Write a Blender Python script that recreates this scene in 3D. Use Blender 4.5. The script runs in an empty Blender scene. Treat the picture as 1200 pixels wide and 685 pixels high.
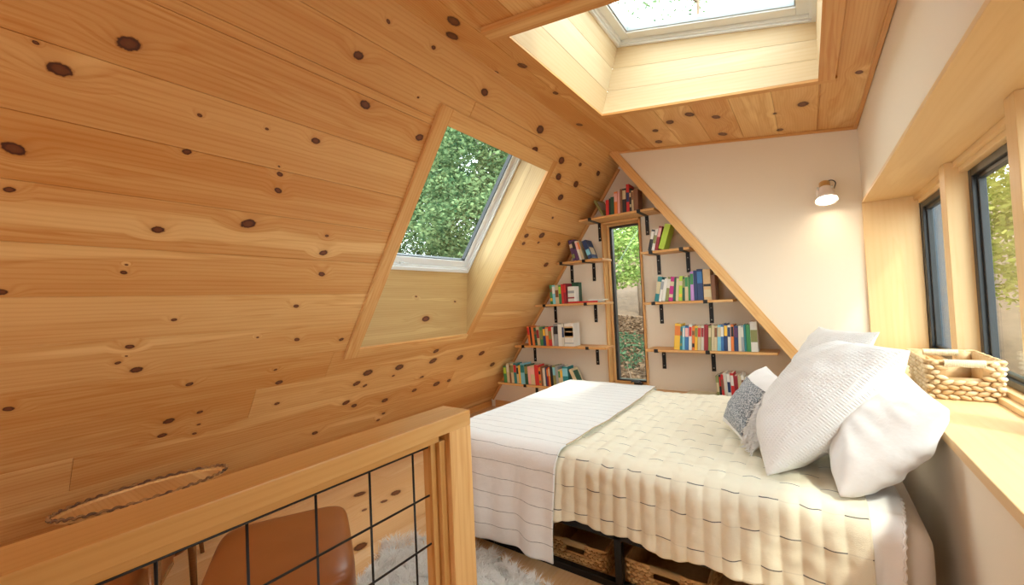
import bpy, bmesh, math, random
from mathutils import Vector, Matrix, noise
R = math.radians
sc = bpy.context.scene
C = sc.collection
random.seed(7)

# ------------------------------------------------------------------ camera, world, lights, exposure
F_PX, YAW, PITCH, ROLL, CAM_H = 484.45, R(35.49), R(1.47), R(2.67), 1.30
cy_, sy_, cp_, sp_ = math.cos(YAW), math.sin(YAW), math.cos(PITCH), math.sin(PITCH)
fwd = Vector((-sy_*cp_, cy_*cp_, sp_)); rgt = Vector((cy_, sy_, 0)); dwn = -rgt.cross(fwd)
r2 = math.cos(ROLL)*rgt + math.sin(ROLL)*dwn
d2 = -math.sin(ROLL)*rgt + math.cos(ROLL)*dwn
cam = bpy.data.objects.new('camera', bpy.data.cameras.new('camera')); C.objects.link(cam)
mw = Matrix.Identity(4)
for i in range(3):
    mw[i][0] = r2[i]; mw[i][1] = -d2[i]; mw[i][2] = -fwd[i]
mw[2][3] = CAM_H
cam.matrix_world = mw
cam.data.sensor_width = 36.0; cam.data.lens = F_PX/1200*36.0; cam.data.clip_start = 0.02
sc.camera = cam

sc.view_settings.view_transform = 'Standard'; sc.view_settings.look = 'None'
sc.view_settings.gamma = 1.0; sc.view_settings.use_curve_mapping = False
sc.view_settings.exposure = 0.32

wd = bpy.data.worlds.new('sky'); sc.world = wd; wd.use_nodes = True
wn = wd.node_tree; wn.nodes.clear()
wo = wn.nodes.new('ShaderNodeOutputWorld'); wb = wn.nodes.new('ShaderNodeBackground')
wt = wn.nodes.new('ShaderNodeTexCoord'); ws = wn.nodes.new('ShaderNodeSeparateXYZ'); wr = wn.nodes.new('ShaderNodeValToRGB')
wn.links.new(wt.outputs['Generated'], ws.inputs[0]); wn.links.new(ws.outputs['Z'], wr.inputs[0])
wr.color_ramp.elements[0].position = 0.0; wr.color_ramp.elements[0].color = (0.80, 0.86, 0.90, 1)
wr.color_ramp.elements[1].position = 0.6; wr.color_ramp.elements[1].color = (0.86, 0.93, 1.0, 1)
wn.links.new(wr.outputs[0], wb.inputs[0]); wb.inputs[1].default_value = 6.0
wn.links.new(wb.outputs[0], wo.inputs[0])

def light(name, kind, loc, direction, energy, color, size=1.0, size_y=None, spread=None):
    l = bpy.data.lights.new(name, kind); l.energy = energy; l.color = color
    o = bpy.data.objects.new(name, l); C.objects.link(o); o.location = loc
    o.rotation_euler = Vector(direction).to_track_quat('-Z', 'Y').to_euler()
    if kind == 'AREA':
        l.shape = 'RECTANGLE'; l.size = size; l.size_y = size_y or size
        if spread: l.spread = spread
        o.visible_camera = True
    if kind == 'SUN': l.angle = size
    return o
SUN = light('sun', 'SUN', (6, -2, 8), (-0.52, 0.27, -0.80), 2.8, (1.0, 0.93, 0.80), R(4))
# added fill light inside the rear wall, brightens the loft from behind the camera
light('rear_fill', 'AREA', (-1.5, -2.45, 1.45), (0, 1, 0.02), 16, (1.0, 0.90, 0.78), 1.2, 1.0)

# ------------------------------------------------------------------ helpers
def thing(name, label, cat, loc=(0, 0, 0), rotz=0.0, group=None):
    o = bpy.data.objects.new(name, None); C.objects.link(o); o.empty_display_size = 0.05
    o.location = loc; o.rotation_euler = (0, 0, rotz); o['label'] = label; o['category'] = cat
    if group: o['group'] = group
    return o
def tag(o, label, cat, group=None, kind=None):
    o['label'] = label; o['category'] = cat
    if group: o['group'] = group
    if kind: o['kind'] = kind
    return o
def structure(name, loc=(0, 0, 0)):
    o = bpy.data.objects.new(name, None); C.objects.link(o); o.location = loc; o['kind'] = 'structure'
    return o

def planks(mb, P4, th, nrm, n, g=0.0012):
    """the board P4 split into n planks running along its first edge"""
    A, B, C_, D_ = [Vector(q) for q in P4]
    for i in range(n):
        a, b = i/n, (i+1)/n; e = g/max(0.01, (D_-A).length)
        quadplate(mb, [A.lerp(D_, a+e*(i > 0)), B.lerp(C_, a+e*(i > 0)), B.lerp(C_, b-e*(i < n-1)), A.lerp(D_, b-e*(i < n-1))], th, nrm)
class MB:
    """collects geometry into one bmesh; coordinates are in the object's own space, metres"""
    def __init__(s):
        s.bm = bmesh.new(); s.uv = s.bm.loops.layers.uv.new('UVMap'); s.col = s.bm.loops.layers.float_color.new('rnd')
    def paint(s, faces, c=None):
        if c is None: c = (random.random(), random.random(), random.random(), 1)
        for f in faces:
            for l in f.loops: l[s.col] = c
    def uvbox(s, faces, grain, off=(0, 0)):
        for f in faces:
            f.normal_update(); n = f.normal; a = max(range(3), key=lambda i: abs(n[i]))
            ax = [i for i in range(3) if i != a]
            if grain in ax: u, v = grain, [i for i in ax if i != grain][0]
            else: u, v = ax[0], ax[1]
            k = 1.0 if grain in ax else 0.15
            for l in f.loops:
                p = l.vert.co; l[s.uv].uv = (p[u]*k+off[0], p[v]+off[1]+0.37*a)
    def box(s, x0, x1, y0, y1, z0, z1, grain=0, c=None, taper=None):
        v = [s.bm.verts.new(p) for p in ((x0,y0,z0),(x1,y0,z0),(x1,y1,z0),(x0,y1,z0),(x0,y0,z1),(x1,y0,z1),(x1,y1,z1),(x0,y1,z1))]
        fs = [s.bm.faces.new([v[i] for i in q]) for q in ((3,2,1,0),(4,5,6,7),(0,1,5,4),(1,2,6,5),(2,3,7,6),(3,0,4,7))]
        s.uvbox(fs, grain, (random.random()*5, random.random()*5)); s.paint(fs, c); return v
    def prism(s, pts, axis, a0, a1, grain=0, c=None):
        """polygon pts (2-D, in the two other axes, cyclic order) swept along axis from a0 to a1"""
        def P(p, a):
            q = [p[0], p[1]]; q.insert(axis, a); return q
        A = [s.bm.verts.new(P(p, a0)) for p in pts]; B = [s.bm.verts.new(P(p, a1)) for p in pts]
        fs = [s.bm.faces.new(A), s.bm.faces.new(B[::-1])]
        n = len(pts)
        for i in range(n): fs.append(s.bm.faces.new((A[i], B[i], B[(i+1) % n], A[(i+1) % n])))
        bmesh.ops.recalc_face_normals(s.bm, faces=fs)
        s.uvbox(fs, grain, (random.random()*5, random.random()*5)); s.paint(fs, c); return A+B
    def hexa(s, P8, grain=0, c=None):
        v = [s.bm.verts.new(p) for p in P8]
        fs = [s.bm.faces.new([v[i] for i in q]) for q in ((3,2,1,0),(4,5,6,7),(0,1,5,4),(1,2,6,5),(2,3,7,6),(3,0,4,7))]
        bmesh.ops.recalc_face_normals(s.bm, faces=fs)
        s.uvbox(fs, grain, (random.random()*5, random.random()*5)); s.paint(fs, c)
    def tube(s, pts, rad, seg=8, closed=False, c=None):
        pts = [Vector(p) for p in pts]; rings = []; n = len(pts); prev = None
        for i, p in enumerate(pts):
            a = pts[(i-1) % n] if (closed or i > 0) else p; b = pts[(i+1) % n] if (closed or i < n-1) else p
            t = (b-a).normalized()
            if prev is None: ref = Vector((0, 0, 1)) if abs(t.z) < 0.9 else Vector((1, 0, 0)); x = t.cross(ref).normalized()
            else: x = (prev - t*prev.dot(t)).normalized()
            prev = x; y = t.cross(x); r = rad[i] if isinstance(rad, (list, tuple)) else rad
            rings.append([s.bm.verts.new(p + x*(r*math.cos(2*math.pi*k/seg)) + y*(r*math.sin(2*math.pi*k/seg))) for k in range(seg)])
        fs = []
        for i in range(n if closed else n-1):
            A, B = rings[i], rings[(i+1) % n]
            for k in range(seg): fs.append(s.bm.faces.new((A[k], A[(k+1) % seg], B[(k+1) % seg], B[k])))
        if not closed: fs += [s.bm.faces.new(rings[0][::-1]), s.bm.faces.new(rings[-1])]
        s.uvbox(fs, 0); s.paint(fs, c); return rings
    def lathe(s, prof, seg=32, mat=None, c=None, caps=True):
        """profile of (radius, height) turned about local Z, optional matrix"""
        M = mat or Matrix.Identity(4); rings = []
        for r, z in prof:
            rings.append([s.bm.verts.new(M @ Vector((max(r, 1e-4)*math.cos(2*math.pi*k/seg), max(r, 1e-4)*math.sin(2*math.pi*k/seg), z))) for k in range(seg)])
        fs = []
        for A, B in zip(rings, rings[1:]):
            for k in range(seg): fs.append(s.bm.faces.new((A[k], A[(k+1) % seg], B[(k+1) % seg], B[k])))
        if caps: fs += [s.bm.faces.new(rings[0][::-1]), s.bm.faces.new(rings[-1])]
        s.uvbox(fs, 2); s.paint(fs, c)
    def grid(s, fn, nu, nv, c=None, flip=False):
        """fn(i/nu, j/nv) -> (point, uv)"""
        V = []
        for i in range(nu+1):
            row = []
            for j in range(nv+1):
                p, uv = fn(i/nu, j/nv); row.append((s.bm.verts.new(p), uv))
            V.append(row)
        fs = []
        for i in range(nu):
            for j in range(nv):
                q = [V[i][j], V[i+1][j], V[i+1][j+1], V[i][j+1]]
                if flip: q = q[::-1]
                f = s.bm.faces.new([a[0] for a in q]); fs.append(f)
                for l, a in zip(f.loops, q): l[s.uv].uv = a[1]
        s.paint(fs, c or (0.5, 0.5, 0.5, 1)); return V
    def build(s, name, mat, parent=None, bevel=0, smooth=False, sub=0, solid=0, kind=None, matrix=None, weld=False):
        if weld: bmesh.ops.remove_doubles(s.bm, verts=s.bm.verts, dist=1e-5)
        me = bpy.data.meshes.new(name); s.bm.to_mesh(me); s.bm.free()
        o = bpy.data.objects.new(name, me); C.objects.link(o)
        for m in (mat if isinstance(mat, (list, tuple)) else [mat]): me.materials.append(m)
        if parent is not None: o.parent = parent
        if matrix is not None: o.matrix_local = matrix
        if smooth:
            for p in me.polygons: p.use_smooth = True
        if solid:
            m = o.modifiers.new('solid', 'SOLIDIFY'); m.thickness = solid; m.offset = 0
        if bevel:
            m = o.modifiers.new('bevel', 'BEVEL'); m.width = bevel; m.segments = 2; m.limit_method = 'ANGLE'
        if sub:
            m = o.modifiers.new('sub', 'SUBSURF'); m.levels = sub; m.render_levels = sub
        if kind: o['kind'] = kind
        return o

# ------------------------------------------------------------------ materials
def mat_new(name):
    m = bpy.data.materials.new(name); m.use_nodes = True; nt = m.node_tree
    b = nt.nodes['Principled BSDF']; return m, nt, b
def N(nt, t, **kw):
    n = nt.nodes.new(t)
    for k, v in kw.items(): setattr(n, k, v)
    return n
def plain(name, col, rough=0.5, metal=0.0, bump=0.0, bscale=200.0, var=0.0, coat=0.0, sheen=0.0):
    m, nt, b = mat_new(name)
    b.inputs['Base Color'].default_value = (*col, 1); b.inputs['Roughness'].default_value = rough; b.inputs['Metallic'].default_value = metal
    b.inputs['Coat Weight'].default_value = coat; b.inputs['Sheen Weight'].default_value = sheen
    tc = N(nt, 'ShaderNodeTexCoord')
    if bump:
        nz = N(nt, 'ShaderNodeTexNoise'); nz.inputs['Scale'].default_value = bscale; nz.inputs['Detail'].default_value = 3
        bp = N(nt, 'ShaderNodeBump'); bp.inputs['Strength'].default_value = bump; bp.inputs['Distance'].default_value = 0.002
        nt.links.new(tc.outputs['Object'], nz.inputs['Vector']); nt.links.new(nz.outputs['Fac'], bp.inputs['Height']); nt.links.new(bp.outputs[0], b.inputs['Normal'])
    if var:
        nz = N(nt, 'ShaderNodeTexNoise'); nz.inputs['Scale'].default_value = 7; nz.inputs['Detail'].default_value = 5
        mx = N(nt, 'ShaderNodeMix', data_type='RGBA'); mx.inputs['A'].default_value = (*[c*(1-var) for c in col], 1); mx.inputs['B'].default_value = (*[min(1, c*(1+var)) for c in col], 1)
        nt.links.new(tc.outputs['Object'], nz.inputs['Vector']); nt.links.new(nz.outputs['Fac'], mx.inputs['Factor']); nt.links.new(mx.outputs['Result'], b.inputs['Base Color'])
    return m

def pine(name, knots=(), light_c=(0.86, 0.575, 0.255), mid_c=(0.57, 0.235, 0.055), vknots=0.0, rough=0.42, ring=26.0, tint=1.0):
    m, nt, b = mat_new(name); L = nt.links.new
    uv = N(nt, 'ShaderNodeUVMap', uv_map='UVMap'); at = N(nt, 'ShaderNodeAttribute', attribute_name='rnd')
    sep = N(nt, 'ShaderNodeSeparateXYZ'); L(uv.outputs[0], sep.inputs[0]); sa = N(nt, 'ShaderNodeSeparateColor'); L(at.outputs['Color'], sa.inputs[0])
    def M(op, a, b_=None, c=None):
        n = N(nt, 'ShaderNodeMath', operation=op)
        for i, x in enumerate((a, b_, c)):
            if x is None: continue
            if isinstance(x, (int, float)): n.inputs[i].default_value = x
            else: L(x, n.inputs[i])
        return n.outputs[0]
    def CX(x, y, z):
        n = N(nt, 'ShaderNodeCombineXYZ')
        for i, q in enumerate((x, y, z)):
            if isinstance(q, (int, float)): n.inputs[i].default_value = q
            else: L(q, n.inputs[i])
        return n.outputs[0]
    u, v = sep.outputs[0], sep.outputs[1]; r1, r2_, r3 = sa.outputs[0], sa.outputs[1], sa.outputs[2]
    # knots: smallest elliptical distance, 1 at a knot's rim
    d = None
    for (ku, kv, kr) in knots:
        kr = min(kr, 0.036)
        mp = N(nt, 'ShaderNodeMapping', vector_type='TEXTURE')
        mp.inputs['Location'].default_value = (ku, kv, 0); mp.inputs['Scale'].default_value = (kr*1.2, kr*0.82, 1)
        mp.inputs['Rotation'].default_value = (0, 0, (ku*37+kv*91) % 0.7-0.35)
        L(uv.outputs[0], mp.inputs[0]); ln = N(nt, 'ShaderNodeVectorMath', operation='LENGTH'); L(mp.outputs[0], ln.inputs[0])
        d = ln.outputs['Value'] if d is None else M('MINIMUM', d, ln.outputs['Value'])
    if vknots:
        vo = N(nt, 'ShaderNodeTexVoronoi', feature='F1'); vo.inputs['Scale'].default_value = 1.0
        L(CX(M('MULTIPLY', M('ADD', u, M('MULTIPLY', r1, 7)), vknots*0.75), M('MULTIPLY', M('ADD', v, M('MULTIPLY', r2_, 9)), vknots), 0.0), vo.inputs['Vector'])
        vc = N(nt, 'ShaderNodeSeparateColor'); L(vo.outputs['Color'], vc.inputs[0])
        dv = M('DIVIDE', vo.outputs['Distance'], M('MULTIPLY_ADD', M('POWER', vc.outputs[0], 2.5), 0.085, 0.008))
        d = dv if d is None else M('MINIMUM', d, dv)
    if d is None: d = M('ADD', 50.0, 0.0)
    halo = M('MAXIMUM', M('SUBTRACT', 1.0, M('DIVIDE', d, 5.0)), 0.0)      # 1 in the knot, 0 five radii away
    # broad heartwood / sapwood bands
    n1 = N(nt, 'ShaderNodeTexNoise'); n1.inputs['Scale'].default_value = 1.0; n1.inputs['Detail'].default_value = 3.0; n1.inputs['Distortion'].default_value = 0.6
    L(CX(M('MULTIPLY_ADD', u, 0.55, M('MULTIPLY', r1, 13)), M('MULTIPLY_ADD', v, 7.0, M('MULTIPLY', halo, 0.5)), M('MULTIPLY', r2_, 31)), n1.inputs['Vector'])
    # growth rings
    wv = N(nt, 'ShaderNodeTexWave', wave_type='BANDS', bands_direction='Y', wave_profile='SIN'); wv.inputs['Scale'].default_value = 1.0
    wv.inputs['Distortion'].default_value = 5.0; wv.inputs['Detail'].default_value = 2.5; wv.inputs['Detail Scale'].default_value = 1.1; wv.inputs['Detail Roughness'].default_value = 0.55
    L(CX(M('MULTIPLY_ADD', u, 1.1, M('MULTIPLY', r2_, 17)), M('MULTIPLY_ADD', v, ring*0.55, M('MULTIPLY', M('POWER', halo, 2.0), 0.9)), M('MULTIPLY', r1, 23)), wv.inputs['Vector'])
    n2 = N(nt, 'ShaderNodeTexNoise'); n2.inputs['Scale'].default_value = 1.0; n2.inputs['Detail'].default_value = 3.0
    L(CX(M('MULTIPLY', u, 5.0), M('MULTIPLY', v, 260.0), r1), n2.inputs['Vector'])
    ramp = N(nt, 'ShaderNodeValToRGB'); ramp.color_ramp.elements[0].position = 0.33; ramp.color_ramp.elements[1].position = 0.62; e_ = ramp.color_ramp.elements.new(0.425); e_.color = (0.08, 0.08, 0.08, 1); e_ = ramp.color_ramp.elements.new(0.45); e_.color = (0.62, 0.62, 0.62, 1)
    ramp.color_ramp.elements[0].color = (0, 0, 0, 1); ramp.color_ramp.elements[1].color = (1, 1, 1, 1); L(n1.outputs['Fac'], ramp.inputs[0])
    f = M('MULTIPLY_ADD', ramp.outputs[0], 0.58, M('MULTIPLY_ADD', M('POWER', wv.outputs['Fac'], 3.0), 0.15, M('MULTIPLY_ADD', n2.outputs['Fac'], 0.26, M('MULTIPLY_ADD', r3, 0.42, -0.22))))
    cl = N(nt, 'ShaderNodeClamp'); L(f, cl.inputs[0])
    mx = N(nt, 'ShaderNodeMix', data_type='RGBA'); mx.inputs['A'].default_value = (*[c*tint for c in light_c], 1); mx.inputs['B'].default_value = (*[c*tint for c in mid_c], 1); L(cl.outputs[0], mx.inputs['Factor'])
    # knot colours
    kr_ = N(nt, 'ShaderNodeValToRGB'); e = kr_.color_ramp.elements
    e[0].position = 0.0; e[0].color = (0.17, 0.060, 0.026, 1); e[1].position = 0.55; e[1].color = (0.15, 0.042, 0.018, 1)
    for p_, c_ in ((0.80, (0.060, 0.020, 0.012, 1)), (0.93, (0.12, 0.038, 0.015, 1)), (1.0, (0.34, 0.13, 0.035, 1))):
        q = e.new(p_); q.color = c_
    nk = N(nt, 'ShaderNodeTexNoise'); nk.inputs['Scale'].default_value = 90.0; L(uv.outputs[0], nk.inputs['Vector'])
    dd = M('MULTIPLY_ADD', M('SUBTRACT', nk.outputs['Fac'], 0.5), 0.5, d)
    L(dd, kr_.inputs[0])
    km = M('MULTIPLY', M('SUBTRACT', 1.18, dd), 4.0); kc = N(nt, 'ShaderNodeClamp'); L(km, kc.inputs[0])
    hm = N(nt, 'ShaderNodeMix', data_type='RGBA'); L(M('MULTIPLY', M('POWER', M('MAXIMUM', M('SUBTRACT', 1.0, M('DIVIDE', d, 2.6)), 0.0), 1.5), 0.75), hm.inputs['Factor'])
    L(mx.outputs['Result'], hm.inputs['A']); hm.inputs['B'].default_value = (0.45, 0.19, 0.05, 1)
    fm = N(nt, 'ShaderNodeMix', data_type='RGBA'); L(kc.outputs[0], fm.inputs['Factor']); L(hm.outputs['Result'], fm.inputs['A']); L(kr_.outputs[0], fm.inputs['B'])
    L(fm.outputs['Result'], b.inputs['Base Color']); b.inputs['Roughness'].default_value = rough; b.inputs['Specular IOR Level'].default_value = 0.35
    bp = N(nt, 'ShaderNodeBump'); bp.inputs['Strength'].default_value = 0.12; bp.inputs['Distance'].default_value = 0.001; L(n2.outputs['Fac'], bp.inputs['Height']); L(bp.outputs[0], b.inputs['Normal'])
    return m

KN_W =  [(0.392,2.748,0.0269),(0.242,2.598,0.0248),(0.188,2.656,0.0064),(0.157,2.306,0.024),(0.152,2.16,0.0118),(0.621,2.58,0.0076),(0.867,2.604,0.0067),(1.087,2.616,0.0179),(0.603,2.422,0.0137),(0.956,2.45,0.005),(0.969,2.414,0.0125),(0.981,2.332,0.0154),(0.889,2.138,0.028),(0.557,2.062,0.0188),(1.297,2.121,0.0096),(1.31,2.012,0.0198),(1.342,1.87,0.0173),(0.471,1.848,0.0104),(0.475,1.886,0.005),(0.678,1.589,0.0102),(1.251,1.646,0.0138),(0.145,1.752,0.0151),(1.086,1.437,0.0066),(0.572,1.303,0.0204),(0.532,1.448,0.0144),(0.5,1.358,0.0096),(0.526,1.394,0.005),(0.806,1.156,0.0151),(1.299,1.053,0.0197),(1.249,1.167,0.0094),(1.639,1.355,0.0152),(1.323,1.393,0.015),(1.332,0.862,0.0145),(0.89,0.928,0.0132),(0.751,0.908,0.0216),(0.735,0.806,0.0188),(0.891,0.761,0.0103),(0.901,0.829,0.0085),(1.986,0.647,0.0222),(1.714,0.45,0.0206),(2.012,0.851,0.0163),(0.181,1.173,0.0143),(1.254,3.252,0.0098),(1.538,3.264,0.0115),(1.165,3.056,0.0218),(1.273,2.862,0.0243),(1.998,3.207,0.0259),(1.554,3.006,0.0061),(2.672,3.187,0.0446),(2.72,3.039,0.031),(3.127,3.062,0.0418),(1.657,2.81,0.0236),(3.201,2.931,0.0498),(3.533,2.935,0.0485),(3.392,2.772,0.05),(3.824,3.115,0.0297),(3.433,2.568,0.014),(3.437,3.106,0.0198),(3.163,2.343,0.0265),(3.404,2.376,0.0356),(3.179,2.265,0.0202),(3.409,2.298,0.0144),(3.792,2.321,0.0241),(3.757,2.07,0.0327),(2.667,1.099,0.0264),(2.689,0.982,0.0405),(2.3,0.983,0.05),(1.988,0.988,0.05),(1.922,0.895,0.0261),(3.067,0.958,0.05),(3.409,0.957,0.0419),(3.737,0.744,0.0374),(2.638,0.796,0.0204),(2.9,0.656,0.0374),(2.62,0.646,0.0241),(2.3,0.614,0.028),(3.073,0.659,0.0236),(1.894,0.706,0.0266),(2.355,0.444,0.0162),(2.324,0.373,0.0162),(2.274,0.895,0.0119)]
KN_C =  [(1.502,-1.348,0.0352),(1.594,-1.445,0.0338),(2.022,-1.487,0.0184),(2.027,-1.295,0.0287),(2.44,-1.304,0.021),(3.043,-1.424,0.0277),(3.166,-0.62,0.0464),(3.263,-0.78,0.0337),(3.407,-0.93,0.0278),(3.684,-0.483,0.0364),(3.694,-0.985,0.0415),(3.272,0.042,0.0395),(3.737,-0.103,0.0251),(3.376,-0.116,0.0145),(2.915,0.291,0.0202),(3.288,-0.468,0.0311)]
KN_F =  [(1.894,-2.439,0.0433),(1.361,-2.075,0.0348),(1.461,-1.971,0.0151),(1.333,-1.875,0.0113),(1.438,-1.788,0.0139),(1.626,-2.421,0.016),(1.748,-2.652,0.0435),(1.768,-2.406,0.0203)]
TS = [-0.12, 0.083] + [0.318+0.235*i for i in range(13)] + [3.345]
M_SLOPE = [pine('pine_slope_board_%d' % i, [k for k in KN_W if TS[i]-0.005 <= k[1] < TS[i+1]-0.005] or [(9, 9, 0.01)]) for i in range(len(TS)-1)]
M_CEIL = pine('pine_ceiling_boards', KN_C, ring=40)
M_FLOOR = pine('pine_floor_boards', KN_F, light_c=(0.86, 0.62, 0.36), mid_c=(0.74, 0.44, 0.19), vknots=2.6, rough=0.3)
M_PINE = pine('pine_trim')
M_PINEK = pine('pine_lining', vknots=3.0, light_c=(0.64, 0.45, 0.21), mid_c=(0.42, 0.26, 0.10))
M_PINEL = pine('pine_lower_return', [(0.66, 0.22, 0.050), (0.66, -0.22, 0.050), (1.02, 0.40, 0.012), (1.02, -0.40, 0.012), (0.55, 0.47, 0.01), (0.55, -0.47, 0.01)], light_c=(0.68, 0.48, 0.22), mid_c=(0.48, 0.29, 0.11))
M_WELL = pine('pine_skylight_lining', vknots=4.2, light_c=(0.78, 0.64, 0.42), mid_c=(0.66, 0.48, 0.27))
M_FIR = pine('fir_window_lining', light_c=(0.80, 0.57, 0.31), mid_c=(0.72, 0.47, 0.22), ring=18)
M_RAIL = pine('oiled_pine_rail', light_c=(0.70, 0.41, 0.16), mid_c=(0.52, 0.25, 0.065), rough=0.3)
M_WALL = plain('white_plaster', (0.80, 0.685, 0.54), 0.75, bump=0.15, bscale=300)
M_STEEL = plain('black_steel', (0.012, 0.011, 0.011), 0.45, 0.4)
M_FRAME_B = plain('black_window_frame', (0.014, 0.015, 0.016), 0.35)
M_FRAME_W = plain('white_window_frame', (0.82, 0.84, 0.86), 0.35)
M_SCREW = plain('zinc_screw', (0.6, 0.6, 0.58), 0.3, 1.0)
def glass():
    m = bpy.data.materials.new('window_glass'); m.use_nodes = True; nt = m.node_tree; nt.nodes.clear()
    o = N(nt, 'ShaderNodeOutputMaterial'); mx = N(nt, 'ShaderNodeMixShader'); t = N(nt, 'ShaderNodeBsdfTransparent'); g = N(nt, 'ShaderNodeBsdfGlossy'); f = N(nt, 'ShaderNodeMath', operation='MULTIPLY_ADD'); lw = N(nt, 'ShaderNodeLayerWeight'); pw = N(nt, 'ShaderNodeMath', operation='POWER')
    t.inputs[0].default_value = (0.93, 0.97, 0.95, 1); g.inputs['Roughness'].default_value = 0.0; nt.links.new(lw.outputs['Facing'], pw.inputs[0]); pw.inputs[1].default_value = 5.0; nt.links.new(pw.outputs[0], f.inputs[0]); f.inputs[1].default_value = 0.5; f.inputs[2].default_value = 0.03
    nt.links.new(f.outputs[0], mx.inputs[0]); nt.links.new(t.outputs[0], mx.inputs[1]); nt.links.new(g.outputs[0], mx.inputs[2]); nt.links.new(mx.outputs[0], o.inputs[0])
    return m
M_GLASS = glass()
def leafm(name, c, c2):
    m = bpy.data.materials.new(name); m.use_nodes = True; nt = m.node_tree; nt.nodes.clear(); L = nt.links.new
    o = N(nt, 'ShaderNodeOutputMaterial'); a = N(nt, 'ShaderNodeAttribute', attribute_name='rnd'); s_ = N(nt, 'ShaderNodeSeparateColor'); L(a.outputs['Color'], s_.inputs[0])
    mx = N(nt, 'ShaderNodeMix', data_type='RGBA'); L(s_.outputs[0], mx.inputs['Factor']); mx.inputs['A'].default_value = (*c, 1); mx.inputs['B'].default_value = (*c2, 1)
    df = N(nt, 'ShaderNodeBsdfDiffuse'); tr = N(nt, 'ShaderNodeBsdfTranslucent'); ad = N(nt, 'ShaderNodeMixShader'); ad.inputs[0].default_value = 0.4
    L(mx.outputs['Result'], df.inputs[0]); L(mx.outputs['Result'], tr.inputs[0]); L(df.outputs[0], ad.inputs[1]); L(tr.outputs[0], ad.inputs[2]); L(ad.outputs[0], o.inputs[0])
    return m
M_LEAF = leafm('green_leaves', (0.045, 0.10, 0.045), (0.26, 0.36, 0.17))
M_LEAFB = leafm('bright_leaves', (0.10, 0.20, 0.04), (0.50, 0.62, 0.20))
M_LEAFD = leafm('dark_leaves', (0.02, 0.05, 0.03), (0.13, 0.21, 0.11))
M_LEAFY = leafm('yellow_green_leaves', (0.22, 0.24, 0.04), (0.50, 0.46, 0.12))
M_BARK = plain('bark', (0.22, 0.15, 0.10), 0.9, bump=0.8, bscale=30, var=0.4)
M_BARKP = plain('pale_bark', (0.26, 0.24, 0.20), 0.8, bump=0.4, bscale=30, var=0.3)

# ------------------------------------------------------------------ the room
D, DC, XR = 4.157, 3.857, 0.355           # gable wall, cheek wall (both along Y), right wall (X)
X0, K = -3.42, 1.407                       # foot and steepness of the left roof slope
RX, RZ = -1.485, 2.722                     # ridge
CS = 0.149                                 # dormer ceiling falls this much per metre to the right
YB = -2.5
E1 = Vector((0.5793, 0, 0.8151)); NI = Vector((0.8151, 0, -0.5793))
MS = Matrix.Identity(4)                    # local X = along the ridge, local Y = up the slope, local Z = into the room
for i in range(3): MS[i][0] = (0, 1, 0)[i]; MS[i][1] = E1[i]; MS[i][2] = NI[i]; MS[i][3] = (X0, 0, 0)[i]

def board(mb, u0, u1, t0, t1, th, col):
    g, dp = 0.0016, 0.0045
    lo = [(u0,t0,-th),(u1,t0,-th),(u1,t1,-th),(u0,t1,-th)]; md = [(u0,t0,-dp),(u1,t0,-dp),(u1,t1,-dp),(u0,t1,-dp)]
    hi = [(u0+g,t0+g,0),(u1-g,t0+g,0),(u1-g,t1-g,0),(u0+g,t1-g,0)]
    A, B, D_ = [[mb.bm.verts.new(p) for p in q] for q in (lo, md, hi)]
    fs = [mb.bm.faces.new(A[::-1]), mb.bm.faces.new(D_)]
    for i in range(4):
        j = (i+1) % 4; fs.append(mb.bm.faces.new((A[i], A[j], B[j], B[i]))); fs.append(mb.bm.faces.new((B[i], B[j], D_[j], D_[i])))
    for f in fs:
        for l in f.loops: l[mb.uv].uv = (l.vert.co.x, l.vert.co.y)
    mb.paint(fs, col)
def boarding(mb, u0, u1, seams, th, holes=(), joints={}, rnd=random):
    for k, (t0, t1) in enumerate(zip(seams, seams[1:])):
        cuts = [u0]+sorted(joints.get(k, []))+[u1]
        for a, b in zip(cuts, cuts[1:]):
            col = (rnd.random(), rnd.random(), rnd.random(), 1)
            rects = [(a, b, t0, t1)]
            for (h0, h1, g0, g1) in holes:
                new = []
                for (p, q, r, s_) in rects:
                    if q <= h0 or p >= h1 or s_ <= g0 or r >= g1: new.append((p, q, r, s_)); continue
                    if r < g0: new.append((p, q, r, g0)); r = g0
                    if s_ > g1: new.append((p, q, g1, s_)); s_ = g1
                    if p < h0: new.append((p, h0, r, s_))
                    if q > h1: new.append((h1, q, r, s_))
                rects = new
            for q in rects: board(mb, *q, th, col)

# floor boards (run along Y): local frame X = along, Y = across
mb = MB(); rf = random.Random(3)
MF = Matrix(((0, 1, 0, 0), (-1, 0, 0, 0), (0, 0, 1, 0), (0, 0, 0, 1)))
class NegUV(MB): pass
# board() works in (along, across); map across = -x so that local Z stays up
seams = [-0.60 + 0.165*i for i in range(27)]
tmp = MB(); boarding(tmp, YB, D+0.02, seams, 0.10, joints={k: [rf.uniform(-1, 3.5)] for k in range(27)}, rnd=rf)
for f in tmp.bm.faces:
    for l in f.loops: l[tmp.uv].uv = (l.vert.co.x, -l.vert.co.y)
tmp.build('floor', M_FLOOR, kind='structure', matrix=Matrix(((0, -1, 0, 0), (1, 0, 0, 0), (0, 0, 1, 0), (0, 0, 0, 1))))

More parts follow.
